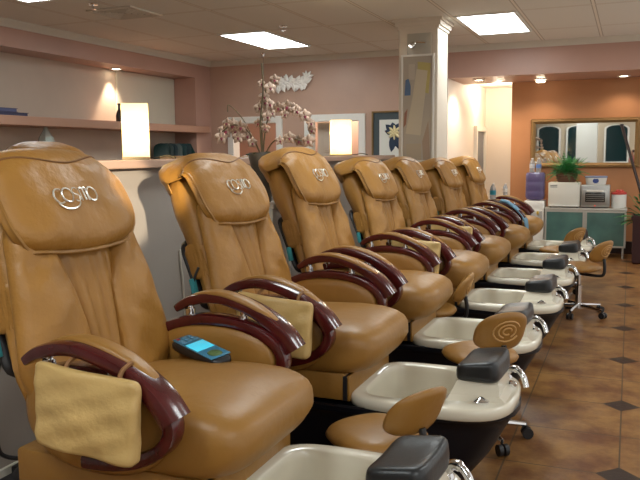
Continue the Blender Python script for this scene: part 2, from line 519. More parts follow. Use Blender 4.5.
# unseen spot lamp added right of the camera for the bright partition patch
LX, LY, LZ = .72, .14, 1.78
t = thing('added_spotlight', 'unseen white standing spotlight added beside the camera for the bright partition patch', 'spotlight', (LX, LY, 0))
MB().lathe([(0, 0), (.14, 0), (.14, .02), (.02, .035), (.012, .05), (.012, 1.72), (0, 1.72)], 20).build('stand', WHITE, t)
q = (Vector((-2.25, 2.88, 1.10)) - Vector((LX, LY, LZ))).to_track_quat('-Z', 'Y').to_euler()
MB().lathe([(0, .06), (.045, .055), (.05, -.06), (.042, -.06), (.035, .03), (0, .035)], 18).build('housing', WHITE, t, loc=(0, 0, LZ), rot=q)
l = light('added_spot_lamp', 'SPOT', (0, 0, LZ), SPOT_WALL, (1, .86, .64), t, size=.03, angle=7.2, blend=.3)
l.rotation_euler = q

# ------------------------------------------------------------------ massage pedicure chair (local: +X forward, origin on the floor under the seat)
HINGE = (-.15, 0, .56)
def stroke_logo(parent, mtl, cx, ch, d, s, axis='d', rough=0):
    """silver wire letters C O S M O with a swoosh; a to the right, b upward"""
    L = []
    def arcp(cx_, cy_, rx, ry, a0, a1, n=14):
        return [(cx_ + rx * cos(radians(a0 + (a1 - a0) * i / n)), cy_ + ry * sin(radians(a0 + (a1 - a0) * i / n))) for i in range(n + 1)]
    L.append(arcp(-2.0, 0, .62, .62, 60, 300))
    L.append(arcp(-1.0, .05, .62, .62, 0, 360))
    L.append(arcp(0, .34, .34, .30, 30, 270, 9) + arcp(0, -.26, .34, .30, 90, -150, 9)[1:])
    L.append([(.55, -.55), (.55, .6)] + arcp(.8, .3, .25, .3, 180, 0, 8)[1:-1] + [(1.05, -.5)])
    L.append([(1.05, .3)] + arcp(1.25, .3, .2, .3, 180, 0, 8)[1:-1] + [(1.45, -.55)])
    L.append(arcp(2.0, .0, .60, .62, 0, 360))
    L.append(arcp(-1.1, -.55, 1.25, .62, 180, 360))
    mb = MB()
    for l_ in L:
        mb.tube([(d(cx + a * s, ch + b * s), cx + a * s, ch + b * s) for a, b in l_], s * .075, 5)
    return mb.build('logo', mtl, parent)

def make_chair():
    t = thing('pedicure_chair', 'x', 'massage chair')
    # black tub base
    def outline(u0, u1, hv, z, N=40):
        pts = []
        for k in range(N):
            a = 2 * pi * k / N; c, s_ = cos(a), sin(a)
            e = .42 if c > 0 else .28
            x = math.copysign(abs(c) ** (2 * e if c > 0 else .5), c); y = math.copysign(abs(s_) ** (.62 if c > 0 else .5), s_)
            pts.append(((u0 + u1) / 2 + (u1 - u0) / 2 * x, hv * y, z))
        return pts
    mb = MB()
    mb.loops([outline(-.36, .70, .20, 0), outline(-.38, .76, .215, .04), outline(-.40, .85, .245, .16), outline(-.42, .915, .265, .28),
              outline(-.43, .935, .275, .315), outline(-.43, .95, .285, .325), outline(-.43, .95, .285, .345), outline(-.42, .94, .275, .35), outline(-.40, .92, .255, .345)], True, False)
    mb.box(-.40, .34, -.25, .25, .28, .345)
    mb.build('base', BLACK, t)
    # cream basin
    def ring(u0, u1, hv, z, N=48, ex=.42):
        pts = []
        for k in range(N):
            a = 2 * pi * k / N; c, s_ = cos(a), sin(a)
            x = math.copysign(abs(c) ** ex, c); y = math.copysign(abs(s_) ** ex, s_)
            # front edge bows outward
            u = (u0 + u1) / 2 + (u1 - u0) / 2 * x
            if x > 0: u -= .05 * (u1 - u0) * (abs(y) ** 2) * x
            pts.append((u, hv * y * (1 - .10 * max(0, x) ** 2), z))
        return pts
    mb = MB()
    mb.loops([ring(.325, .935, .272, .340), ring(.31, .945, .285, .348), ring(.31, .945, .285, .376), ring(.315, .94, .28, .385), ring(.325, .93, .27, .388),
              ring(.365, .70, .228, .388), ring(.37, .695, .223, .382), ring(.375, .69, .218, .36), ring(.385, .675, .195, .22), ring(.39, .65, .17, .165), ring(.43, .61, .13, .155)], False, True)
    bs = mb.build('foot_basin', CREAM, t, auto=False)
    mb = MB()
    mb.loops([[(.70, -.19, .386), (.92, -.15, .386), (.92, .15, .386), (.70, .19, .386)], [(.71, -.16, .405), (.89, -.13, .402), (.89, .13, .402), (.71, .16, .405)],
              [(.73, -.12, .45), (.88, -.10, .45), (.88, .10, .45), (.73, .12, .45)]])
    mb.build('pad_support', CREAM, bs, smooth=False)
    # black foot pad: soft wedge with a rolled far lip
    def fpd(x, y, z):
        top = max(0, z)
        return (.808 + .083 * x * (1 - .06 * top) + .008 * y, .132 * y, .486 + .042 * z + top * (.012 * x - .010 * (1 - y * y) + .010 * max(0, y - .4)))
    cushion('foot_pad', VINYL, t, fpd, (14, 18, 8), 6)
    mb = MB()
    mb.tube(smooth_path([(.865, .16, .395), (.885, .163, .43), (.915, .15, .436), (.943, .13, .415), (.958, .115, .375)]), [.016] * 13 + [.012] * 12, 10)
    mb.lathe([(.026, 0), (.026, .012), (.018, .022)], 16, (.87, .165, .386))
    mb.lathe([(.020, 0), (.022, .015), (.012, .022)], 14, (.905, .07, .388))
    mb.build('faucet', CHROME, t)
    mb = MB(); mb.lathe([(.028, 0), (.03, .008), (.02, .014), (.008, .022), (0, .024)], 18, (.83, -.17, .388))
    mb.build('drain_knob', CHROME, t)
    # seat
    def fseat(x, y, z):
        u = .128 + .332 * x; v = .285 * y; h = .545 + .095 * z
        if z > 0:
            h += .022 * x * abs(x) * .5 + .02 * (1 - y * y) * (1 - x * x)
            h += -.03 * max(0, x - .6) + .012 * max(0, .7 - abs(x - .3))
        u -= .055 * max(0, x) * max(0, -z - .0)
        v *= 1 + .05 * max(0, x) ** 2
        return (u, v, h)
    cushion('seat', LEATHER2, t, fseat, (20, 16, 8), 4.5)
    mb = MB(); mb.box(-.30, .325, -.262, .262, .36, .47, 0, .012); mb.box(.330, .342, -.255, .255, .36, .46, 0, .004)
    mb.build('seat_skirt', LEATHER2, t)
    MB().box(.318, .333, -.264, .264, .365, .46).build('skirt_gap', BLACKP, t, smooth=False)  # black strip standing for the shaded crease at the skirt front
    # arms
    arc = smooth_path([(-.135, 0, .775), (-.085, 0, .803), (-.015, 0, .822), (.06, 0, .822), (.15, 0, .797), (.22, 0, .763), (.28, 0, .718), (.32, 0, .665)], 4)
    NA = len(arc)
    sc_ = [(.62 + .38 * min(1, i / 6), .7 + .3 * min(1, i / 5) + .9 * max(0, i / (NA - 1) - .55)) for i in range(NA)]
    for s_ in (1, -1):
        ar = MB().sweep([(p.x, s_ * .358, p.z) for p in arc], (0, 1, 0), rr(.086, .036, .010, 2), scale=sc_).build('armrest', WOODR, t)
        L = []
        for i in range(4, NA - 4):
            f = (i - 4) / (NA - 9); wv = (max(.02, sin(pi * f)) ** .45)
            p = arc[i]; q_ = (arc[i + 1] - arc[i - 1]).normalized(); nn = Vector((-q_.z, 0, q_.x))
            if nn.z < 0: nn = -nn
            L.append([Vector((p.x, s_ * .343, p.z)) + Vector((0, a * wv, 0)) + nn * (.012 + max(0, b_ + .008) * .55 * wv) for a, b_ in rr(.058, .040, .016, 3)])
        MB().loops(L).build('arm_pad', LEATHER2, ar)
        # lower mahogany ring and tan side panel
        c0, a0, b0 = (.035, .632), .255, .122
        pth = [(c0[0] + a0 * cos(radians(d_)), s_ * .325, c0[1] + b0 * sin(radians(d_))) for d_ in range(122 if s_ < 0 else 166, -102, -8)]
        MB().sweep(pth, (0, 1, 0), rr(.060, .036, .009, 2)).build('arm_ring', WOODR, t)
        def fpan(x, y, z):
            return (c0[0] - .003 + .238 * x, s_ * .308 + .026 * y, .625 + .112 * z if z > 0 else .625 + .16 * z)
        cushion('side_panel', LEATHER2, t, fpan, (16, 4, 14), 2.3)
        for u, z0, z1 in ((-.08, .735, .80), (.13, .725, .79)):
            m2 = MB(); m2.tube([(u, s_ * .345, z0), (u, s_ * .345, z1)], .011, 10); m2.tube([(u, s_ * .345, (z0 + z1) / 2 - .012), (u, s_ * .345, (z0 + z1) / 2 + .012)], .018, 10)
            m2.build('arm_post', CHROME, t)
    # backrest, built upright in its own frame and reclined by rotation
    def prof(h):            # half width along the back
        return .272 + .080 * (1 - min(1, max(0, h) / .46)) - max(0, .16 - h) * .35 - .026 * max(0, h - .45) / .3
    def dep(h): return .075 + .10 * min(1, max(0, (h - .10) / .44))
    H0, H1 = -.10, .735
    def fback(x, y, z):
        h = (H0 + H1) / 2 + (H1 - H0) / 2 * z
        d_ = -dep(h) / 2 + dep(h) / 2 * x
        wv = prof(h) * (1 - .12 * max(0, -x))
        if x > 0: d_ += .012 * cos(pi * y) - .02 * max(0, z - .5)
        if x < 0: d_ -= .0
        return (d_, wv * y, h)
    bk = cushion('backrest', LEATHER, t, fback, (8, 18, 24), 5)
    bk.location = HINGE; bk.rotation_euler = (0, -radians(15.5), 0)
    # leather side bolsters with an inward slanting edge
    for s_ in (1, -1):
        def fb(x, y, z):
            f = (z + 1) / 2
            h = -.02 + .60 * f
            vi = .030 + .105 * f + .01 * sin(f * 9); vo = prof(h) + .012
            yy = (y + 1) / 2
            fold = .008 * sin(9 * f + 5 * yy) * (1 - abs(y)) + .006 * sin(21 * f - 5 * yy + 2 * sin(7 * f)) * (1 - y * y) + .004 * sin(31 * f + 9 * yy) * (1 - y * y)
            return (-.02 + .066 * (x if x > 0 else .3 * x) * (1 - .25 * yy * yy) + fold * (x > 0) + .012 * (1 - f), s_ * (vi + (vo - vi) * yy), h)
        cushion('side_bolster', LEATHER, bk, fb, (5, 12, 24), 3.6)
    def fc(x, y, z):
        f = (z + 1) / 2; h = 0 + .56 * f
        wv = .045 + .10 * f
        return (-.01 + .035 * x + .006 * sin(12 * y + 3 * f) * (x > 0) - .004 * cos(24 * y) * (x > 0), wv * y, h)
    cushion('center_panel', LEATHER, bk, fc, (4, 18, 16), 4)
    # headrest pad draped over the top
    def pad_d(v, h):
        return .048 + .020 * cos(v / .25 * pi / 2) + .004 * sin(30 * v + 22 * h)
    path = []                                   # (d, h, nd, nh)
    for i in range(13):
        h = .488 + (.705 - .488) * i / 12; path.append((.040 - .012 * (i / 12) ** 2, h, 1, 0))
    for i in range(1, 10):
        a = radians(90 * i / 9); path.append((.028 - .05 + .05 * cos(a), .705 + .055 * sin(a), cos(a), sin(a)))
    for i in range(1, 4): path.append((-.022 - .10 * i / 3, .760 - .003 * i, 0, 1))
    for i in range(1, 6):
        a = radians(90 + 90 * i / 5); path.append((-.122 + .06 * cos(a), .691 + .06 * sin(a), cos(a), sin(a)))
    path.append((-.184, .64, -1, 0))
    NV = 24; NPt = len(path); top = []; bot = []
    for i, (d_, h, nd, nh) in enumerate(path):
        f = i / (NPt - 1)
        hw = .284 - .060 * max(0, (f - .35) / .65)
        if i < 6: hw *= math.sqrt(max(0, 1 - (1 - (i + .6) / 6.6) ** 2)) * .30 + .70
        th0 = .046 * min(1, (i + .4) / 2.2) ** .6 * (1 if i < NPt - 4 else (NPt - i) / 5)
        for k in range(NV + 1):
            y = -1 + 2 * k / NV
            yy = math.copysign(1 - (1 - abs(y)) ** 1.5, y)
            e = (max(0, 1 - abs(yy) ** 5)) ** .5
            th = th0 * e + (.0035 * e * sin(13 * yy + .35 * i) + .004 * e * sin(5 * yy - .5 * i)) * (i < 14)
            sag = -.022 * (1 - yy * yy) * max(0, 1 - i / 6)
            base = -(.022 + .035 * min(1, max(0, i - 11) / 4)) * yy ** 4
            top.append((d_ + base * nd + nd * th, yy * hw, h + sag + nh * th + base * nh))
            bot.append((d_ + base * nd - nd * .006, yy * hw, h + sag + base * nh - nh * .006))
    W_ = NV + 1; off = len(top); fs = []
    for i in range(NPt - 1):
        for k in range(NV):
            a = i * W_ + k; fs.append((a, a + 1, a + W_ + 1, a + W_)); fs.append((off + a, off + a + W_, off + a + W_ + 1, off + a + 1))
    rim = [k for k in range(W_)] + [i * W_ + NV for i in range(1, NPt)] + [(NPt - 1) * W_ + k for k in range(NV - 1, -1, -1)] + [i * W_ for i in range(NPt - 2, 0, -1)]
    for j in range(len(rim)):
        a, b_ = rim[j], rim[(j + 1) % len(rim)]; fs.append((a, off + a, off + b_, b_))
    MB().add(top + bot, fs).build('headrest', LEATHER, bk, auto=False)
    MB().tube([top[i * W_ + 1] for i in range(14, 0, -1)] + [(p[0] + .002, p[1], p[2] - .004) for p in top[1:NV]] + [top[i * W_ + NV - 1] for i in range(1, 15)], .0065, 6).build('piping', LEATHER2, bk)
    # seam arc across the top of the pad
    def surf(v, h):
        i = min(range(13), key=lambda q_: abs(path[q_][1] - h))
        return path[i][0] + .050
    arcpts = []
    for k in range(21):
        y = -1 + k / 10; i = 14 + 4.0 * abs(y) ** 1.6; i0 = int(i); f = i - i0
        p = path[i0]; q_ = path[min(i0 + 1, NPt - 1)]
        yy = y * .93; e = (max(0, 1 - abs(yy) ** 5)) ** .5
        th = .046 * e + .0015; base = -(.022 + .035 * min(1, max(0, i - 11) / 4)) * yy ** 4
        P = [p[j] * (1 - f) + q_[j] * f for j in range(4)]
        hw = .284 - .060 * max(0, (i / (NPt - 1) - .35) / .65)
        arcpts.append((P[0] + P[2] * (th + base), yy * hw, P[1] + P[3] * (th + base)))
    MB().tube(arcpts, .0035, 5).build('seam', SEAM, bk)
    stroke_logo(bk, SILVER, -.03, .632, lambda v, h: surf(v, h) + .001, .036)
    # gathered pocket, black spine and label on each flank
    for s_ in (1, -1):
        def fp(x, y, z):
            h = .35 + .075 * z
            pl = .004 * sin(26 * x + 3 * z) * (y > 0)
            return (-dep(h) * .56 + .050 * x, s_ * (prof(h) - .012 + .012 * y + pl), h)
        cushion('side_pocket', LEATHER, bk, fp, (14, 4, 10), 4)
        MB().box(-.112, -.094, s_ * .312 - .014, s_ * .312 + .014, .215, .285, 0, .003).build('side_label', TEAL, bk)
    def fr(x, y, z):
        h = .29 + .16 * z
        return (-dep(h) - .004 + .016 * x, (prof(h) - .012) * y, h)
    cushion('rear_cover', BLACKP, bk, fr, (3, 10, 12), 6)
    for o in [bk] + list(bk.children):          # the upper back curls rearward
        for v_ in o.data.vertices:
            if v_.co.z > .28: v_.co.x -= .30 * (v_.co.z - .28) ** 2
        o.data.update()
    return t

chair = make_chair()
ROW = [  # Y, root x offset, recline deg, back scale, label
    (1.85, -.025, 12.0, 1.01, 'tan leather massage pedicure chair nearest the camera with a blue-screened handset on its seat'),
    (2.87, -.01, 13.0, .995, 'tan leather massage pedicure chair second in the row, its arm rising behind the handset'),
    (3.84, -.03, 12.5, 1.03, 'tan leather massage pedicure chair third from the camera, right behind the orchid vase'),
    (4.815, .00, 11.0, .945, 'tan leather massage pedicure chair fourth from the camera, beside the sideways tan stool back'),
    (5.80, .00, 12.5, .945, 'tan leather massage pedicure chair fifth from the camera, third from the far end'),
    (6.785, .03, 10.0, .91, 'tan leather massage pedicure chair sixth from the camera, before the towel chair'),
    (7.80, .04, 7.5, .91, 'tan leather massage pedicure chair farthest along the row, blue towel over its arm'),
]
def place_chair(c, x, y, rz, ang, s, label, group):
    c.location = (x, y, 0); c.rotation_euler = (0, 0, rz); c['label'] = label; c['group'] = group
    for ch in c.children:
        if ch.name.split('.')[0] == 'backrest':
            ch.rotation_euler = (0, -radians(ang), 0); ch.scale = (1, 1, s)
CHX = -1.30
for i, (y, dx, ang, s, label) in enumerate(ROW):
    c = chair if i == 0 else copy_tree(chair)
    place_chair(c, CHX + dx, y, 0, ang, s, label, 'massage pedicure chairs in a row along the aisle')
for y, ang, label in ((3.22, 10, 'tan chair top peeking over the partition behind the nearest massage chair'),
                      (4.75, 13, 'tan chair top showing beyond the partition in front of the dark green magazines'),
                      (5.65, 13, 'tan chair top showing beyond the partition left of the orchid vase')):
    c = copy_tree(chair)
    place_chair(c, -3.36, y, pi, ang, 1.07 if y < 4 else .975, label, 'massage chairs facing away behind the partition')

# ------------------------------------------------------------------ pouches hung on the near arms
def make_pouch():
    t = thing('arm_pouch', 'x', 'pouch')
    def f(x, y, z):
        wr = .0035 * sin(5 * x + 3 * z) * cos(3 * z - x) + .002 * sin(11 * z - 6 * x)
        return (.150 * x + .004 * z * x, .016 * y * (1.2 - .4 * z) + (wr if y < 0 else .5 * wr) - .010 * (1 - x * x) * (1 - z * z) * (y < 0), .105 * z + .006 * abs(x) ** 3 * (z > 0) - .008 * x)
    cushion('bag_body', POUCHM, t, f, (22, 4, 18), 14)
    MB().tube([(-.142, .0, .108), (-.09, .002, .103), (-.03, .004, .099), (.0, .006, .095)], .006, 6).build('dark_opening', mat('bag_lining', (.05, .055, .06), .7), t)
    for x in (-.07, .09):
        MB().tube(smooth_path([(x, .005, .09), (x, .02, .115), (x, .06, .125)]), .006, 6).build('strap', SEAM, t)
    return t
pouch = make_pouch()
PL = ['gold leather pouch hanging on the outer arm of the nearest massage chair',
      'gold leather pouch hanging on the near arm of the second massage chair',
      'gold leather pouch on the near arm of the fourth massage chair',
      'gold leather pouch on the near arm of the fifth massage chair']
for k, i in enumerate((0, 1, 3, 4)):
    p = pouch if k == 0 else copy_tree(pouch)
    p.location = (CHX + ROW[i][1] + .108, ROW[i][0] - .428, .680); p.rotation_euler = (0, radians(2), radians(2)); p['label'] = PL[k]; p['group'] = 'gold pouches hung on chair arms'

# ------------------------------------------------------------------ handset on the first seat
t = thing('remote_handset', 'black massage handset with blue lit screen lying on the nearest chair seat', 'remote control', (-1.285, 2.07, .668), radians(-26))
t.rotation_euler = (radians(9), radians(4), radians(-27))
def f(x, y, z): return (.135 * x, (.046 - .006 * x) * y, .016 * z)
cushion('body', BLACKP, t, f, (14, 8, 4), 5)
MB().box(-.125, .118, -.037, .037, .0145, .0175, 0, .001).build('keypad', mat('blue_keypad', (.05, .22, .36), .3), t)
MB().box(-.045, .03, -.033, .033, .0170, .0190, 0, .0005).build('screen', mat('lit_screen', (.05, .45, .6), .2, emit=.55, ecol=(.08, .62, .85)), t)
def f(x, y, z): return (.082 + .028 * x, .022 * y, .018 + .003 * z)
cushion('button_pad', mat('olive_pad', (.10, .17, .06), .4), t, f, (8, 8, 2), 2.5)
for a in range(3):
    for b_ in (-1, 0, 1):
        MB().box(-.118 + .02 * a, -.104 + .02 * a, -.006 + .022 * b_, .006 + .022 * b_, .0172, .0195, 0, .001).build('button', mat('key', (.35, .04, .05) if (a == 0 and b_ == -1) else (.16, .34, .5), .4), t)

# ------------------------------------------------------------------ technician stools
def make_stool():
    t = thing('pedicure_stool', 'x', 'stool')
    def f(x, y, z): return (.165 * x, .165 * y, .385 + .035 * z + (.008 * (1 - x * x - y * y) if z > 0 else 0))
    cushion('seat', LEATHER2, t, f, (14, 14, 4), 2.4)
    # curved backrest, centred on +X
    def fb(x, y, z):
        a = y * .62; r = .19 + .022 * x - .02 * abs(y) ** 2
        h = .535 + .088 * z * (1 - .16 * y * y) - .012 * y * y
        return (r * cos(a) + .03 + .035 * z, (r + .035) * sin(a), h)
    b = cushion('backrest', LEATHER2, t, fb, (4, 16, 12), 2.8)
    L = []
    mb = MB()
    for r0, a0, a1 in ((.046, 20, 330), (.03, -60, 250), (.015, 0, 300)):
        pts = []
        for k in range(15):
            a = radians(a0 + (a1 - a0) * k / 14); yv, zv = r0 * 1.35 * cos(a), r0 * sin(a)
            an = yv / .235; pts.append((.2135 * cos(an) + .03 + .035 * zv / .105 + .001 - .02 * (yv / .15) ** 2, yv, .54 + zv))
        mb.tube(pts, .004, 5)
    mb.build('logo', mat('embossed_tan', (.52, .30, .11), .4), b)
    MB().tube(smooth_path([(.02, 0, .335), (.16, 0, .335), (.215, 0, .35), (.225, 0, .41), (.215, 0, .475)]), [.012] * 25, 8).build('back_bracket', BLACKP, t)
    MB().lathe([(.024, .09), (.024, .24), (.014, .245), (.014, .345), (.06, .348), (.06, .355)], 16).build('gas_column', CHROME, t)
    MB().lathe([(.0, .05), (.035, .055), (.035, .095), (.02, .10)], 16).build('hub', CHROME, t)
    for k in range(5):
        a = 2 * pi * k / 5; c, s_ = cos(a), sin(a)
        lg = MB().tube([(.03 * c, .03 * s_, .078), (.12 * c, .12 * s_, .072), (.215 * c, .215 * s_, .062)], [.017, .014, .011], 8).build('leg', CHROME, t)
        m2 = MB(); m2.tube([(.215 * c, .215 * s_, .07), (.215 * c, .215 * s_, .045)], .006, 6)
        for o_ in (-.014, .014):
            cx, cy = .222 * c - s_ * o_, .222 * s_ + c * o_
            m2.tube([(cx + s_ * .009, cy - c * .009, .025), (cx - s_ * .009, cy + c * .009, .025)], .025, 14)
        m2.build('caster', BLACKP, lg)
    return t
stool = make_stool()
ST = [(-.765, 2.33, -30, .94, 'tan stool between the two nearest foot basins, its plain back beside a black foot pad'),
      (-.605, 3.35, -52, 1.03, 'tan stool with swirl logo on its back between the second and third basins'),
      (-1.09, 4.33, 6, .97, 'tan stool pushed in against the fourth chair, its back seen edge on'),
      (-.35, 6.27, -30, 1.0, 'tan stool standing clear in the aisle on a chrome base with casters'),
      (-.60, 7.29, -35, 1.0, 'farthest tan stool, its back showing behind a black foot pad before the cabinet')]
for i, (x, y, a, s, label) in enumerate(ST):
    o = stool if i == 0 else copy_tree(stool)
    o.location = (x, y, 0); o.rotation_euler = (0, 0, radians(a)); o.scale = (1, 1, s); o['label'] = label
    if i == 0: plain = [g for c_ in o.children for g in c_.children if g.name.startswith('logo')]
    o['label'] = label; o['group'] = 'tan technician stools'

bpy.data.objects.remove(plain[0])

# ------------------------------------------------------------------ ledge lamps
def shade_material():
    m = bpy.data.materials.new('lit_paper_shade'); m.use_nodes = True; nt = m.node_tree
    nt.nodes.remove(nt.nodes['Principled BSDF'])
    tr = nt.nodes.new('ShaderNodeBsdfTranslucent'); tr.inputs[0].default_value = (.95, .82, .52, 1)
    df = nt.nodes.new('ShaderNodeBsdfDiffuse'); df.inputs[0].default_value = (.85, .75, .5, 1)
    em = nt.nodes.new('ShaderNodeEmission'); em.inputs[0].default_value = (1, .78, .36, 1); em.inputs[1].default_value = .75
    a = nt.nodes.new('ShaderNodeMixShader'); a.inputs[0].default_value = .3
    nt.links.new(tr.outputs[0], a.inputs[1]); nt.links.new(df.outputs[0], a.inputs[2])
    b = nt.nodes.new('ShaderNodeAddShader'); nt.links.new(a.outputs[0], b.inputs[0]); nt.links.new(em.outputs[0], b.inputs[1])
    nt.links.new(b.outputs[0], nt.nodes['Material Output'].inputs[0])
    return m
SHADE = shade_material()
def lamp(x, y, w_, h_, label):
    t = thing('table_lamp', label, 'lamp', (x, y, 1.29), radians(32), group='glowing lamps on the partition ledge')
    MB().box(-w_ / 2 - .004, w_ / 2 + .004, -.045, .045, 0, .015, 0, .003).build('base', mat('lamp_base', (.5, .38, .22), .5), t)
    mb = MB(); hw, hd = w_ / 2, .042
    o_ = [(-hw, -hd), (hw, -hd), (hw, hd), (-hw, hd)]
    mb.loops([[(a, b_, .015) for a, b_ in o_], [(a, b_, h_) for a, b_ in o_]], False, False)
    mb.build('lamp_shade', SHADE, t, smooth=False)
    MB().lathe([(0, .10), (.012, .10), (.014, .12), (.02, .14), (.016, .165), (0, .17)], 12).build('bulb', mat('bulb', (1, .9, .7), .3, emit=20, ecol=(1, .85, .55)), t)
    light('lamp_bulb_light', 'POINT', (0, 0, h_ * .5), SHADE_W, (1, .80, .45), t, size=.03)
    MB().tube(smooth_path([(hw - .01, 0, .008), (hw + .05, .0, .012), (hw + .09, -.03, .02), (hw + .13, -.08, .008)]), .004, 6).build('power_cord', BLACKP, t)
lamp(-2.27, 3.10, .125, .275, 'glowing rectangular paper lamp on the ledge between the two nearest chairs')
lamp(-2.27, 5.95, .168, .30, 'glowing rectangular paper lamp on the ledge before the doorway')

# ------------------------------------------------------------------ things on the left wall shelves
o = MB().lathe([(0, 0), (.035, 0), (.04, .01), (.042, .07), (.03, .12), (.014, .145), (.012, .19), (.022, .215), (.018, .215), (.010, .19)], 18).build('jug', mat('dark_glaze', (.03, .02, .016), .3), loc=(-5.55, 7.28, 1.70))
tag(o, 'slender dark jug on the wall shelf just behind the nearer lamp', 'vase')
MB().tube(smooth_path([(.0, .016, .20), (.0, .055, .19), (.0, .06, .15), (.0, .03, .12)]), .005, 6).build('handle', mat('dark_glaze_handle', (.03, .02, .016), .3), o)
for k, (z, c, y1, lb) in enumerate(((1.70, (.03, .028, .07), 5.80, 'lower dark navy book lying on the wall shelf at the left picture edge'), (1.738, (.045, .05, .12), 5.66, 'upper blue book stacked on the navy book on the wall shelf'))):
    t = thing('book', lb, 'book', (-5.64, y1 - .21, z), 0, 'books on the wall shelf')
    mb = MB(); mb.box(-.14, .14, -.2, .2, 0, .004); mb.box(-.14, .14, -.2, .2, .032, .036); mb.box(-.14, -.135, -.2, .2, .004, .032)
    mb.build('cover', mat('cover', c, .5), t, smooth=False)
    MB().box(-.134, .134, -.19, .19, .004, .032).build('pages', mat('pages', (.05, .05, .10) if k == 0 else (.09, .10, .2), .7), t, smooth=False)
t = thing('glass_ornament', 'pointed pale glass ornament on the lower wall shelf behind the nearest chair', 'ornament', (-5.6, 6.12, 1.235))
m = mat('pale_glass', (.55, .62, .58), .12)
MB().lathe([(0, 0), (.07, 0), (.075, .02), (.03, .06), (.035, .12), (.09, .20), (.075, .27), (.03, .34), (.008, .40), (0, .41)], 7).build('body', m, t, smooth=False)
MB().lathe([(.08, 0), (.085, .012), (.07, .018)], 16).build('foot', SILVER, t)
t = thing('magazine_rack', 'low tan tray holding dark green magazines on the lower wall shelf', 'rack', (-5.64, 8.44, 1.235))
MB().box(-.13, .13, -.42, .42, 0, .012).build('tray', SHELFM, t, smooth=False)
MB().box(.12, .13, -.42, .42, .012, .065).build('lip', mat('tan_wood', (.42, .26, .12), .5), t, smooth=False)
MGC = [(.012, .04, .038), (.03, .05, .045), (.01, .03, .035), (.10, .13, .12), (.015, .05, .05), (.02, .04, .045), (.012, .045, .04), (.05, .07, .10)]
for k in range(8):
    mb = MB(); y = 8.20 + k * .105
    pts = [(-.10, 0), (.10, 0), (.10, .15)] + [(.10 * cos(pi * q_ / 8), .15 + .07 * sin(pi * q_ / 8)) for q_ in range(1, 8)] + [(-.10, .15)]
    mb.loops([[(a, -.007, b_) for a, b_ in pts], [(a, .007, b_) for a, b_ in pts]])
    o = mb.build('magazine', mat('magazine_cover', MGC[k], .3), smooth=False, loc=(-5.62, y, 1.25), rot=(radians(-12), 0, radians(22)))
    tag(o, ('pale grey-green rounded magazine in the middle of the row on the lower shelf' if k == 3 else 'bluish rounded magazine at the far end of the row on the lower shelf' if k == 7 else 'dark green rounded magazine standing in the tray on the lower wall shelf'), 'magazine', 'magazines in the tray')

# ------------------------------------------------------------------ back wall decoration and picture
mb = MB()
def petal(mb, base, ang, ln, wd, lift, yo, mi=0):
    L = []
    for i in range(7):
        f = i / 6; wv = wd * sin(pi * (.08 + .92 * f)) ** .8 if f < 1 else 0
        wv = max(wv, .001)
        cx, cz = base[0] + ln * f * cos(ang), base[1] + ln * f * sin(ang)
        y = yo - lift * sin(pi * f)
        px, pz = -sin(ang), cos(ang)
        L.append([(cx + px * wv, y, cz + pz * wv), (cx, y - .014, cz), (cx - px * wv, y, cz - pz * wv), (cx, y + .006, cz)])
    mb.loops(L, mi=mi)
random.seed(11)
for k in range(15):
    f = k / 14; bx = .02 + .40 * f; bz = .05 + .03 * sin(f * 5) + .05 * f
    for a in (random.uniform(60, 130), random.uniform(-120, -50), random.uniform(-20, 40)):
        petal(mb, (bx, bz), radians(a), random.uniform(.08, .125), .032, .02, -.02)
for a in (20, 60, 100, 130): petal(mb, (.46, .14), radians(a), .10, .02, .02, -.02)
o = mb.build('wall_ornament', mat('white_plaster', (.92, .90, .85), .5), loc=(-4.46, 9.275, 2.17))
tag(o, 'white carved leaf spray mounted on the mauve back wall above the doorways', 'wall decoration')
t = thing('framed_picture', 'framed print of dark blue leaves with a pale flower beside the column', 'picture', (-2.80, 9.275, 1.5))
mb = MB()
for a in (-.30, .282): mb.box(a, a + .018, -.03, 0, -.36, .345)
for a in (-.36, .327): mb.box(-.282, .282, -.03, 0, a, a + .018)
mb.build('frame', GOLD, t, smooth=False)
MB().box(-.282, .282, -.012, -.001, -.342, .327).build('mat_board', mat('slate_mat', (.055, .075, .085), .7), t, smooth=False)
MB().box(-.20, .20, -.016, -.012, -.28, .235).build('print', mat('print_paper', (.72, .72, .66), .7), t, smooth=False)
mb = MB()
for a, ln, wd in ((-100, .24, .05), (-70, .23, .048), (135, .16, .045), (100, .14, .05), (60, .15, .045), (165, .13, .04), (20, .14, .045)):
    petal(mb, (.0, .06), radians(a), ln, wd, .0, -.0165)
mb.build('leaf_motif', mat('print_blue', (.025, .045, .085), .7), t)
mb = MB()
for a in range(0, 360, 45): petal(mb, (.0, .07), radians(a), .095, .024, .0, -.024)
mb.build('flower_motif', mat('print_cream', (.75, .66, .38), .7), t)

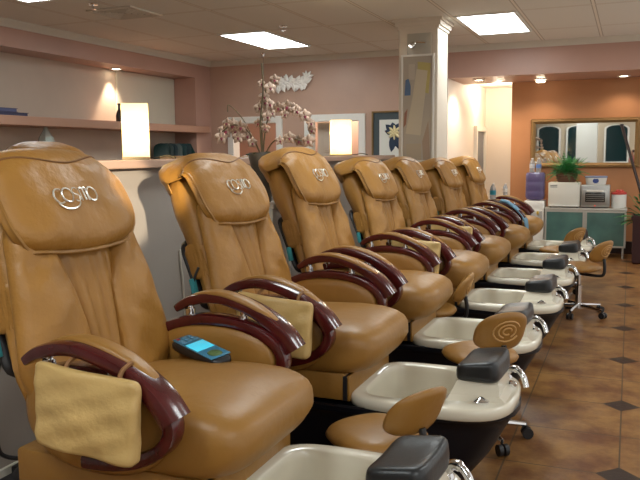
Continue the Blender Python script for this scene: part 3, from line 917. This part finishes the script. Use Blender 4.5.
# board on the column
t = thing('wall_board', 'tall framed abstract collage board on the column front', 'board', (-1.945, 7.215, 1.72))
mb = MB()
for a in (-.165, .147): mb.box(a, a + .018, -.018, 0, -.50, .54)
for a in (-.50, .522): mb.box(-.147, .147, -.018, 0, a, a + .018)
mb.build('frame', WHITE, t, smooth=False)
MB().box(-.147, .147, -.006, -.001, -.482, .522).build('backing', mat('grey_backing', (.44, .385, .32), .35), t, smooth=False)
def patch(name, pts, c, d_):
    MB().loops([[(a, -.006, b_) for a, b_ in pts], [(a, -.006 - d_, b_) for a, b_ in pts]]).build(name, mat(name, c, .6), t, smooth=False)
patch('cream_paper', [(-.12, -.22), (.03, -.24), (.10, .38), (-.01, .40), (-.05, .12)], (.56, .49, .37), .003)
patch('yellow_paper', [(.0, .20), (.11, .16), (.13, .45), (.0, .47)], (.48, .41, .16), .002)
patch('white_paper', [(-.09, .30), (-.03, .30), (-.03, .45), (-.09, .45)], (.52, .46, .38), .002)
patch('blue_shape', [(-.13, .15), (-.07, .15), (-.07, .24), (-.09, .31), (-.12, .30)], (.09, .16, .30), .005)
patch('red_strip', [(-.14, -.16), (-.115, -.13), (-.10, .02), (-.13, -.02)], (.33, .16, .11), .004)
patch('lower_paper', [(-.11, -.48), (.04, -.48), (.04, -.32), (-.11, -.32)], (.46, .38, .28), .002)
patch('brown_strip', [(.06, -.48), (.13, -.48), (.11, -.10), (.05, -.30)], (.38, .28, .21), .002)
t = thing('wall_spotlight', 'small silver double spotlight on a grey plate high on the column', 'spotlight', (-1.93, 7.215, 2.36))
MB().box(-.12, .12, -.008, 0, -.10, .10, 0, .003).build('plate', mat('grey_plate', (.44, .41, .35), .4), t)
mb = MB(); mb.tube([(-.045, -.03, .02), (.07, -.04, .005)], .009, 8); mb.tube([(-.035, -.008, .015), (-.035, -.035, .015)], .012, 8)
mb.build('arm', CHROME, t)
MB().tube([(-.035, -.035, .01), (-.045, -.05, -.015), (-.07, -.06, -.03)], [.012, .018, .03], 12).build('lamp_head', CHROME, t)
MB().tube([(-.069, -.0605, -.0295), (-.072, -.0615, -.034)], [.026, .02], 12).build('bulb', mat('halogen_bulb', (1, .95, .85), .3, emit=6, ecol=(1, .92, .8)), t)  # emission put in for the white glint on the lamp head

# ------------------------------------------------------------------ orchid in a vase on a plinth behind the chairs
VX, VY = -2.0, 3.95
t = thing('plinth', 'white square plinth under the orchid vase between second and third chairs', 'plinth', (VX, VY, 0))
MB().box(-.12, .12, -.12, .12, .04, 1.0, 0, .006).build('body', WHITE, t)
MB().box(-.13, .13, -.13, .13, 0, .04, 0, .004).build('foot', WHITE, t)
MB().box(-.13, .13, -.13, .13, 1.0, 1.03, 0, .004).build('top', WHITE, t)
t = thing('vase', 'dark grey flared vase holding the orchid behind the third massage chair', 'vase', (VX, VY, 1.03))
MB().lathe([(0, 0), (.045, 0), (.05, .01), (.052, .08), (.066, .20), (.086, .275), (.080, .292), (.072, .29), (.064, .25)], 24).build('body', mat('grey_ceramic', (.085, .075, .062), .4), t)
MB().lathe([(0, .255), (.066, .255)], 20).build('soil', mat('moss', (.06, .05, .02), .9), t)
t = thing('orchid', 'tall orchid with pale pink spotted blooms in the dark grey vase', 'orchid', (VX, VY, 1.28))
# screen axes at the plant: right and toward camera
rt = Vector((.89, .455, 0)); fw = Vector((.455, -.89, 0)); up = Vector((0, 0, 1))
STEM = mat('orchid_stem', (.10, .075, .03), .6)
PETAL = mat('orchid_petal', (.50, .36, .27), .5, var=.25, vscale=30)
LIP = mat('orchid_lip', (.22, .02, .05), .5)
def P(a, b_, c=0): return rt * a + up * b_ + fw * c
stems = [[(0, 0), (.0, .18), (.01, .34), (.04, .43), (.085, .47)],
         [(0, 0), (.02, .17), (.06, .29), (.15, .31), (.25, .26), (.30, .19)],
         [(0, 0), (-.05, .12), (-.11, .19), (-.18, .20), (-.235, .16)],
         [(0, 0), (.06, .10), (.14, .13), (.22, .11), (.28, .10)],
         [(0, 0), (-.01, .20), (.01, .40), (.005, .55)]]
for k, s_ in enumerate(stems):
    MB().tube(smooth_path([P(a, b_, .02 * k - .04) for a, b_ in s_]), .0045, 6).build('stem', STEM, t)
MB().tube(smooth_path([P(0, 0, -.02), P(-.10, .22, -.04), P(-.19, .32, -.05), P(-.20, .28, -.05)]), .003, 5).build('stem', STEM, t)
def orchid_flower(c, n, s):
    n = n.normalized(); a = n.cross(up).normalized(); b_ = a.cross(n)
    mb = MB()
    for k, (ang, wd) in enumerate(((90, .34), (18, .52), (162, .52), (234, .36), (306, .36))):
        an = radians(ang); d_ = a * cos(an) + b_ * sin(an); e = n.cross(d_)
        vs = []; fs = []
        for i in range(5):
            f = i / 4; wv = s * wd * sin(pi * (.15 + .8 * f)) ; lf = .12 * s * sin(pi * f)
            vs += [c + d_ * s * f + e * wv + n * lf, c + d_ * s * f + n * (lf - .03 * s), c + d_ * s * f - e * wv + n * lf, c + d_ * s * f + n * (lf - .09 * s)]
        for i in range(4):
            for q_ in range(4):
                r_ = (q_ + 1) % 4; fs.append((i * 4 + q_, i * 4 + r_, i * 4 + 4 + r_, i * 4 + 4 + q_))
        fs.append((16, 17, 18, 19)); mb.add(vs, fs, 0)
    o = mb.build('flower', PETAL, t, auto=False)
    m2 = MB(); m2.tube([c + n * .01 * 1, c + n * s * .25 - up * s * .15, c + n * s * .4 - up * s * .4], [s * .16, s * .2, s * .06], 7)
    m2.build('flower_lip', LIP, o)
random.seed(5)
fl = [(.015, .36, .9), (.05, .41, 1), (-.01, .30, 1), (.03, .25, .9), (.08, .46, .9), (-.02, .21, .8), (.045, .32, 1), (.0, .44, .7),
      (.10, .30, 1), (.15, .305, 1.1), (.20, .28, 1), (.25, .25, 1.1), (.285, .21, .9), (.13, .26, .8),
      (-.12, .19, 1.1), (-.17, .20, 1.2), (-.215, .17, 1.2), (-.24, .13, 1.1), (-.14, .13, 1), (-.09, .14, .9), (-.06, .10, .9),
      (.16, .125, 1), (.22, .11, 1), (.27, .105, 1.1), (.10, .11, .8), (.02, .33, .9), (.06, .27, .8), (-.20, .21, .9), (-.155, .165, .9), (.185, .295, .9), (.02, .18, .8), (.295, .17, .8)]
for a, b_, s in fl:
    c = P(a, b_, random.uniform(-.02, .05))
    orchid_flower(c, fw + rt * random.uniform(-.6, .6) + up * random.uniform(-.3, .2), .039 * s)
def strap_leaf(parent, name, m, p0, dirv, ln, wd, droop, n=8):
    dirv = Vector(dirv).normalized(); sd = dirv.cross(up).normalized(); L = []
    for i in range(n + 1):
        f = i / n; c = Vector(p0) + dirv * ln * f - up * droop * f * f
        wv = wd * (sin(pi * (.12 + .85 * f)) ** .7)
        L.append([c + sd * wv, c - up * .25 * wv, c - sd * wv, c - up * (.25 * wv + .004)])
    return MB().loops(L).build(name, m, parent, auto=False)
for a, c_ in ((-.9, .2), (-.45, .6), (.3, .6), (.75, .3), (.1, -.7), (-.7, -.4)):
    strap_leaf(t, 'leaf', LEAFD, (0, 0, 0), rt * a + fw * c_ + up * .75, .13, .026, .05)
o = MB().tube([(-4.40, 8.76, CEIL - .001), (-4.40, 8.76, 1.95)], .003, 5).build('hanging_cord', mat('cord_grey', (.12, .10, .09), .7))
tag(o, 'thin dark cord hanging from a ceiling hook above the orchid', 'cord')
MB().lathe([(0, -.05), (.02, -.045), (.022, -.02), (.03, -.001)], 12, (-4.40, 8.76, CEIL)).build('hook', CHROME, o)

# ------------------------------------------------------------------ mirror
t = thing('wall_mirror_gilt', 'long gilt framed mirror on the terracotta wall', 'mirror', (-.56, 10.25, 1.415))
x0, x1, z0, z1 = -.665, .665, -.315, .315; fwid = .062
mb = MB()
def frame_side(mb, a, b_, inn):
    pass
prof = [(0, 0), (0, -.02), (.010, -.035), (.03, -.04), (.045, -.03), (.055, -.018), (.062, -.014), (.062, 0)]
for (ax, az, bx, bz, nx, nz) in ((x0, z0, x1, z0, 0, 1), (x1, z0, x1, z1, -1, 0), (x1, z1, x0, z1, 0, -1), (x0, z1, x0, z0, 1, 0)):
    dx, dz = (bx - ax), (bz - az); ln = math.hypot(dx, dz); dx /= ln; dz /= ln
    mb.loops([[(ax + nx * p + dx * p, q_, az + nz * p + dz * p) for p, q_ in prof], [(bx + nx * p - dx * p, q_, bz + nz * p - dz * p) for p, q_ in prof]])
mb.build('frame', GOLD, t)
mb = MB()
for k in range(48):
    cx = x0 + .014 + k * (x1 - x0 - .028) / 47
    for zz in (z0 + .008, z1 - .008): mb.lathe([(0, -.010), (.009, -.004), (.009, .004), (0, .010)], 6, (cx, -.035, zz))
mb.build('bead_moulding', GOLD, t)
MB().box(x0 + .055, x1 - .055, -.012, -.002, z0 + .055, z1 - .055).build('glass', MIRRORM, t, smooth=False)

# ------------------------------------------------------------------ cabinet with frosted doors and what stands on it
CX0, CX1, CY0, CY1 = -.97, -.02, 9.72, 10.10
t = thing('cabinet', 'low cabinet with two green frosted glass doors under the mirror', 'cabinet', (0, 0, 0))
mb = MB(); mb.box(CX0, CX1, CY0 + .02, CY1, .13, .15); mb.box(CX0, CX0 + .02, CY0 + .02, CY1, .15, .585); mb.box(CX1 - .02, CX1, CY0 + .02, CY1, .15, .585); mb.box(CX0 + .02, CX1 - .02, CY1 - .015, CY1, .15, .585)
mb.build('carcass', ALU, t, smooth=False)
MB().box(CX0 - .005, CX1 + .005, CY0, CY1, .585, .61, 0, .003).build('top', ALU, t)
for a, b_ in ((CX0, -.498), (-.492, CX1)):
    d_ = MB()
    d_.box(a, b_, CY0, CY0 + .018, .135, .155); d_.box(a, b_, CY0, CY0 + .018, .56, .583); d_.box(a, a + .022, CY0, CY0 + .018, .155, .56); d_.box(b_ - .022, b_, CY0, CY0 + .018, .155, .56)
    dd = d_.build('door', ALU, t, smooth=False)
    MB().box(a + .022, b_ - .022, CY0 + .006, CY0 + .012, .155, .56).build('glass_pane', FROST, dd, smooth=False)
for x in (CX0 + .03, CX1 - .03):
    for y in (CY0 + .03, CY1 - .03): MB().tube([(x, y, 0), (x, y, .13)], .012, 10).build('leg', ALU, t)
WM = mat('white_enamel', (.66, .63, .55), .35)
t = thing('towel_warmer', 'white towel warmer box on the cabinet under the fern', 'towel warmer', (-.752, 9.90, .61))
MB().box(-.19, .19, -.13, .13, .012, .315, 0, .012).build('body', WM, t)
MB().box(-.178, .178, -.145, -.131, .04, .305, 0, .006).build('door', WM, t)
MB().box(-.17, .17, -.165, -.146, .022, .036, 0, .003).build('handle', WHITE, t)
mb = MB(); mb.box(-.165, -.08, -.148, -.1455, .275, .283); mb.box(-.165, -.08, -.148, -.1455, .255, .263); mb.build('label_print', BLACKP, t, smooth=False)
for x in (-.16, .16):
    for y in (-.1, .1): MB().tube([(x, y, 0), (x, y, .013)], .014, 8).build('foot', BLACKP, t)
STEEL = mat('brushed_steel', (.42, .41, .39), .35, .7)
t = thing('toaster_oven', 'silver toaster oven on the cabinet under the white oval tub', 'toaster oven', (-.385, 9.90, .61))
MB().box(-.168, .168, -.12, .12, .012, .285, 0, .014).build('body', STEEL, t)
dr = MB().box(-.145, .145, -.134, -.121, .05, .235, 0, .008).build('door', STEEL, t)
MB().box(-.115, .115, -.137, -.1345, .075, .195, 0, .004).build('window', mat('oven_glass', (.02, .02, .018), .1), dr)
MB().tube([(-.10, -.15, .212), (.10, -.15, .212)], .008, 8).build('handle', WHITE, dr)
mb = MB()
for k in range(4): mb.tube([(-.105, -.1385, .095 + .024 * k), (.105, -.1385, .095 + .024 * k)], .0025, 6)
mb.build('rack_inside', STEEL, dr, smooth=False)
MB().tube([(0, -.128, .03), (0, -.118, .03)], .01, 10).build('red_light', mat('red_light', (.7, .1, .05), .3, emit=.6), t)
t = thing('oval_tub', 'white oval tub with blue lid and blue badge on the toaster oven', 'container', (-.385, 9.90, .895))
MB().lathe([(0, 0), (.105, 0), (.115, .01), (.128, .085), (.13, .09)], 28, sy=.72).build('body', WHITE, t)
MB().lathe([(.134, .088), (.134, .102), (.12, .108), (0, .11)], 28, sy=.72).build('lid', mat('blue_lid', (.16, .20, .34), .4), t)
MB().lathe([(0, 0), (.03, .0), (.03, .004), (0, .006)], 18, sx=1.2).build('badge', mat('navy_badge', (.03, .06, .22), .4), t, loc=(0, -.086, .05), rot=(pi / 2, 0, 0))
t = thing('canister', 'white canister with red lid at the right end of the cabinet', 'canister', (-.115, 9.90, .61))
MB().lathe([(0, 0), (.082, 0), (.088, .01), (.088, .165), (.082, .172)], 24).build('body', WHITE, t)
MB().lathe([(.09, .168), (.09, .19), (.08, .198), (0, .20)], 24).build('lid', mat('red_lid', (.50, .05, .04), .4), t)
for a in range(3): MB().lathe([(0, .195), (.026, .197), (.028, .21), (.015, .225), (0, .227)], 10, (.03 * cos(2.1 * a), .03 * sin(2.1 * a), .0)).build('red_cap', mat('red_cap', (.55, .07, .06), .4), t)

# basket and fern on the warmer
t = thing('basket', 'brown wicker basket on top of the white towel warmer', 'basket', (-.735, 9.90, .925))
WICK = mat('wicker', (.14, .06, .03), .7, bump=.8, bscale=80)
MB().lathe([(0, 0), (.10, 0), (.12, .05), (.135, .11), (.125, .112), (.11, .06), (.09, .03), (0, .03)], 24, sy=.7).build('bowl', WICK, t)
mb = MB()
for z, r in ((.02, .112), (.05, .123), (.08, .131), (.11, .136)): mb.tube([(r * cos(a * pi / 12), .7 * r * sin(a * pi / 12), z) for a in range(24)], .006, 5, True)
mb.build('weave', WICK, t)
t = thing('fern', 'bushy green fern spilling out of the wicker basket', 'plant', (-.735, 9.90, 1.0))
random.seed(3); mb = MB()
for k in range(110):
    a = random.uniform(0, 2 * pi); el = random.uniform(.15, 1.3); ln = random.uniform(.18, .33); dr_ = random.uniform(.02, .20)
    dv = Vector((cos(a) * cos(el), .55 * sin(a) * cos(el) - .12, sin(el)))
    dv.normalize(); sd = dv.cross(up).normalized()
    prev = None
    for i in range(1, 9):
        f = i / 8; c = dv * ln * f - up * dr_ * f * f + Vector((0, 0, .03))
        for s_ in (-1, 1):
            e = (sd * s_ + dv * .6).normalized(); wl = .045 * sin(pi * (.15 + .8 * f)); q1 = dv.cross(e).normalized()
            tip = c + e * wl - up * .008
            midp = c + e * wl * .5
            mb.add([c, midp + dv * .010, tip, midp - dv * .010 + up * .003], [(0, 1, 2), (0, 2, 3)])
    mb.tube([dv * ln * f - up * dr_ * f * f + Vector((0, 0, .03)) for f in (0, .33, .66, 1)], .002, 4)
mb.build('foliage', GREEN, t, auto=False)

# water dispenser and small bottles
t = thing('water_dispenser', 'white water dispenser with a violet bottle left of the cabinet', 'water dispenser', (-1.11, 9.9, 0))
MB().box(-.125, .125, -.13, .15, .02, .69, 0, .012).build('body', WHITE, t)
MB().box(-.10, .10, -.134, -.128, .40, .56, 0, .004).build('recess', mat('recess_grey', (.45, .43, .4), .5), t)
for x, m in ((-.04, mat('blue_tap', (.05, .12, .4), .4)), (.05, mat('yellow_tap', (.6, .4, .06), .4))): MB().box(x - .014, x + .014, -.165, -.13, .52, .56, 0, .004).build('tap', m, t)
MB().box(-.11, .11, -.132, -.12, .58, .68, 0, .004).build('front_panel', WHITE, t)
MB().box(-.12, .12, -.12, .14, 0, .02).build('plinth', BLACKP, t, smooth=False)
vm = mat('violet_bottle', (.17, .14, .30), .15); vm.node_tree.nodes['Principled BSDF'].inputs['Transmission Weight'].default_value = .35
mb = MB()
sec = rr(.235, .22, .05, 4)
L = [[(a * k, b_ * k, z) for a, b_ in sec] for z, k in ((.69, .5), (.71, .9), (.74, 1), (.80, 1), (.81, .975), (.82, 1), (.92, 1), (.93, .975), (.94, 1), (1.02, 1), (1.045, .9), (1.052, .6))]
mb.loops(L).build('bottle', vm, t)
WB = mat('clear_plastic', (.75, .78, .80), .08); WB.node_tree.nodes['Principled BSDF'].inputs['Transmission Weight'].default_value = .7
def bottle(x, y, z, h, r, label, lc, group):
    t = thing('water_bottle', label, 'bottle', (x, y, z), 0, group)
    MB().lathe([(0, 0), (r * .9, 0), (r, .01), (r, h * .62), (r * .8, h * .75), (r * .4, h * .9), (r * .4, h * .93)], 16).build('body', WB, t)
    MB().lathe([(r * 1.02, h * .28), (r * 1.02, h * .55)], 16).build('label', mat('bottle_label', lc, .5), t)
    MB().lathe([(r * .46, h * .92), (r * .46, h), (0, h)], 12).build('cap', WHITE, t)
bottle(-1.155, 9.87, 1.053, .175, .033, 'left small clear bottle standing on top of the water dispenser', (.55, .57, .6), 'small bottles on the dispenser')
bottle(-1.075, 9.87, 1.053, .175, .033, 'right small clear bottle standing on top of the water dispenser', (.10, .2, .5), 'small bottles on the dispenser')
bottle(CHX + .04 + .02, 7.80 - .36, .848, .16, .030, 'water bottle with teal label standing on the farthest chair near arm', (.02, .22, .28), 'bottles on the farthest chair arms')
bottle(CHX + .04 + .03, 7.80 + .36, .848, .13, .024, 'small clear bottle with pale label on the farthest chair far arm', (.6, .58, .55), 'bottles on the farthest chair arms')

# blue towel over the arm of the farthest chair
mb = MB(); L = []
arcw = [(.10, .845), (.16, .83), (.22, .795), (.27, .755), (.315, .705), (.345, .65), (.355, .59), (.36, .54)]
for i, (u, z) in enumerate(arcw):
    row = []
    for k in range(13):
        y = -.075 + .15 * k / 12
        row.append((CHX + .04 + u + .006 * sin(7 * k + i), 7.80 - .358 + y, z + .006 * sin(5 * k + 2 * i) - .06 * max(0, abs(y) - .045)))
    row += [(p[0] - .006, p[1], p[2] - .012) for p in row[::-1]]
    L.append(row)
mb.loops(L).build
o = mb.build('towel', mat('blue_terry', (.16, .30, .42), .9, bump=.6, bscale=120), auto=False)
tag(o, 'pale blue towel draped over the near arm of the farthest massage chair', 'towel')

# ------------------------------------------------------------------ leaning pole and plant at the right edge
o = MB().tube([(.36, 9.72, .02), (.12, 9.95, .84), (-.115, 10.17, 1.63)], .018, 10).build('leaning_pole', DARKWOOD)
tag(o, 'dark wooden pole leaning across the mirror at the right picture edge', 'pole')
MB().lathe([(0, -.012), (.022, -.008), (.022, .012), (0, .015)], 10, (-.115, 10.17, 1.63)).build('tip', BLACKP, o)
t = thing('planter', 'dark maroon square planter beside the cabinet at the right edge', 'planter', (.20, 9.46, 0))
sq = lambda h_, z: [(-h_, -h_, z), (h_, -h_, z), (h_, h_, z), (-h_, h_, z)]
MB().loops([sq(.13, 0), sq(.145, .02), sq(.15, .52), sq(.165, .52), sq(.165, .565), sq(.145, .565), sq(.14, .50)], True, True).build('pot', mat('maroon_glaze', (.03, .007, .008), .3), t, smooth=False)
MB().box(-.138, .138, -.138, .138, .501, .51).build('soil', mat('soil', (.03, .02, .012), .95), t, smooth=False)
t = thing('leafy_plant', 'dark green leafy plant growing from the maroon planter', 'plant', (.20, 9.46, .505))
random.seed(9); mb = MB()
for k in range(60):
    a = random.uniform(0, 2 * pi); el = random.uniform(-.1, 1.4); ln = random.uniform(.12, .34)
    dv = Vector((cos(a) * cos(el), sin(a) * cos(el) * .6, sin(el))).normalized()
    sd = dv.cross(Vector((.3, .2, 1))).normalized(); c = dv * ln
    mb.tube([(0, 0, .0), c * .5 + up * .01, c], .003, 4)
    L = []
    for i in range(6):
        f = i / 5; wv = .028 * sin(pi * (.1 + .88 * f)); p = c + dv * .11 * f - up * .04 * f * f
        L.append([p + sd * wv, p + up * .002 - dv * .001, p - sd * wv, p - up * .002])
    mb.loops(L)
mb.build('foliage', GREEN, t, auto=False)

# ------------------------------------------------------------------ cords and plugs at the foot of the partition
o = MB().tube(smooth_path([(-2.06, 2.17, .69), (-2.10, 2.10, .665), (-2.17, 2.07, .55), (-2.20, 2.06, .38), (-2.20, 2.06, .22), (-2.19, 2.09, .16), (-2.14, 2.16, .14), (-2.16, 2.24, .17), (-2.2, 2.22, .1), (-2.15, 2.2, .015)]), .009, 7).build('power_cable', BLACKP)
tag(o, 'black power cable looping down the partition left of the nearest chair', 'cable')
o = MB().tube(smooth_path([(-2.243, 3.42, .80), (-2.243, 3.425, .7), (-2.243, 3.44, .6), (-2.24, 3.46, .1)]), .006, 6).build('power_cable', mat('white_cord', (.62, .58, .5), .5))
tag(o, 'thin white cord running straight down the partition between the first two chairs', 'cable')
o = MB().tube(smooth_path([(-1.60, 2.57, .86), (-1.62, 2.555, .78), (-1.625, 2.56, .6), (-1.60, 2.58, .36)]), .005, 6).build('power_cable', BLACKP)
tag(o, 'short black cord dangling behind the second chair back', 'cable')
t = thing('power_adapter', 'black power adapter plugged beside the partition foot, lower left corner', 'adapter', (-2.19, 2.19, .0), radians(5))
MB().box(-.03, .03, -.055, .055, .035, .10, 0, .008).build('body', BLACKP, t)
MB().box(-.035, .035, -.16, .16, 0, .035, 0, .006).build('power_strip', WHITE, t)
MB().box(-.02, .02, -.13, -.09, .035, .075, 0, .005).build('plug', BLACKP, t)

# ------------------------------------------------------------------ the photographer behind the camera (seen only in the mirror)
def skin_body(name, m, parent, joints, edges, sub=2, root=0):
    me = bpy.data.meshes.new(name)
    me.from_pydata([j[0] for j in joints], edges, [])
    o = bpy.data.objects.new(name, me); COL.objects.link(o)
    md = o.modifiers.new('skin', 'SKIN')
    md.use_smooth_shade = True
    for i, j in enumerate(joints):
        r = j[1] if isinstance(j[1], tuple) else (j[1], j[1])
        me.skin_vertices[0].data[i].radius = r
    me.skin_vertices[0].data[root].use_root = True
    s = o.modifiers.new('sub', 'SUBSURF'); s.levels = sub; s.render_levels = sub
    me.materials.append(m)
    if parent: o.parent = parent
    return o
SKIN = mat('skin', (.50, .27, .18), .5)
pr = thing('person', 'person in a pink top behind the camera, seen small in the gilt mirror', 'person', (.17, -.42, 0))
J = [((0, 0, .80), (.13, .09)), ((0, 0, .95), (.115, .08)), ((0, 0, 1.12), (.13, .09)), ((0, .01, 1.20), (.08, .06)), ((0, .02, 1.26), .045), ((0, .035, 1.34), (.07, .085)), ((0, .04, 1.43), (.068, .08))]
E_ = [(0, 1), (1, 2), (2, 3), (3, 4), (4, 5), (5, 6)]
for s_ in (1, -1):
    n0 = len(J)
    J += [((s_ * .15, 0, 1.16), .045), ((s_ * .19, .04, .96), .036), ((s_ * .07 - .05, .22, 1.20), .028), ((s_ * .05 - .08, .26, 1.26), (.03, .016))]
    E_ += [(2, n0), (n0, n0 + 1), (n0 + 1, n0 + 2), (n0 + 2, n0 + 3)]
    for k, ln in enumerate((.055, .065, .06, .045)):
        n1 = len(J); x = s_ * .05 - .08 + s_ * (.022 - .012 * k)
        J += [((x, .275, 1.285), .009), ((x - s_ * .012, .29, 1.285 + ln * .6), .008), ((x - s_ * .03, .285, 1.285 + ln * .8), .007)]
        E_ += [(n0 + 3, n1), (n1, n1 + 1), (n1 + 1, n1 + 2)]
    n1 = len(J); J += [((s_ * .05 - .08 - s_ * .03, .25, 1.265), .010), ((s_ * .05 - .08 - s_ * .045, .265, 1.29), .008)]
    E_ += [(n0 + 3, n1), (n1, n1 + 1)]
    n0 = len(J)
    J += [((s_ * .075, 0, .74), .075), ((s_ * .085, .01, .42), .05), ((s_ * .09, -.01, .08), .034), ((s_ * .095, .10, .03), (.035, .025))]
    E_ += [(0, n0), (n0, n0 + 1), (n0 + 1, n0 + 2), (n0 + 2, n0 + 3)]
skin_body('body', SKIN, pr, J, E_, 2)
JT = [((0, 0, .78), (.15, .11)), ((0, 0, .95), (.132, .098)), ((0, 0, 1.12), (.148, .105)), ((0, .005, 1.195), (.10, .075))]
ET = [(0, 1), (1, 2), (2, 3)]
for s_ in (1, -1):
    n0 = len(JT); JT += [((s_ * .15, 0, 1.16), .06), ((s_ * .185, .03, .99), .052)]; ET += [(2, n0), (n0, n0 + 1)]
skin_body('top', mat('pink_top', (.50, .16, .15), .8), pr, JT, ET)
JL = [((0, 0, .80), (.15, .11))]; EL = []
for s_ in (1, -1):
    n0 = len(JL); JL += [((s_ * .075, 0, .72), .09), ((s_ * .085, .01, .42), .064), ((s_ * .09, -.005, .10), .05)]; EL += [(0, n0), (n0, n0 + 1), (n0 + 1, n0 + 2)]
skin_body('trousers', mat('dark_trousers', (.02, .02, .03), .8), pr, JL, EL)
def fh(x, y, z): return (.088 * x, .005 + .095 * y - .02, 1.415 + .095 * z - .03 * max(0, -y) * (z < 0))
cushion('hair', mat('auburn_hair', (.055, .018, .008), .5, bump=.5, bscale=60), pr, lambda x, y, z: (.086 * x, .005 + .078 * y - .02 * (z < -.2), 1.42 + .10 * z), (10, 10, 10), 2.2)
for s_ in (1, -1):
    MB().lathe([(0, -.008), (.008, 0), (0, .008)], 8).build('eye', BLACKP, pr, loc=(s_ * .03, .125, 1.385))
MB().tube([(0, .115, 1.39), (0, .135, 1.355), (0, .12, 1.35)], [.007, .012, .008], 7).build('nose', SKIN, pr)
MB().tube([(-.022, .112, 1.318), (0, .12, 1.316), (.022, .112, 1.318)], .006, 6).build('mouth', mat('lips', (.4, .1, .09), .5), pr)
t = thing('camera_body', 'small black camera held up by the person in the mirror', 'camera', (.09, -.13, 1.27))
MB().box(-.05, .05, -.012, .012, 0, .06, 0, .006).build('body', BLACKP, t)
MB().tube([(0, .012, .03), (0, .03, .03)], .02, 16).build('lens', CHROME, t)
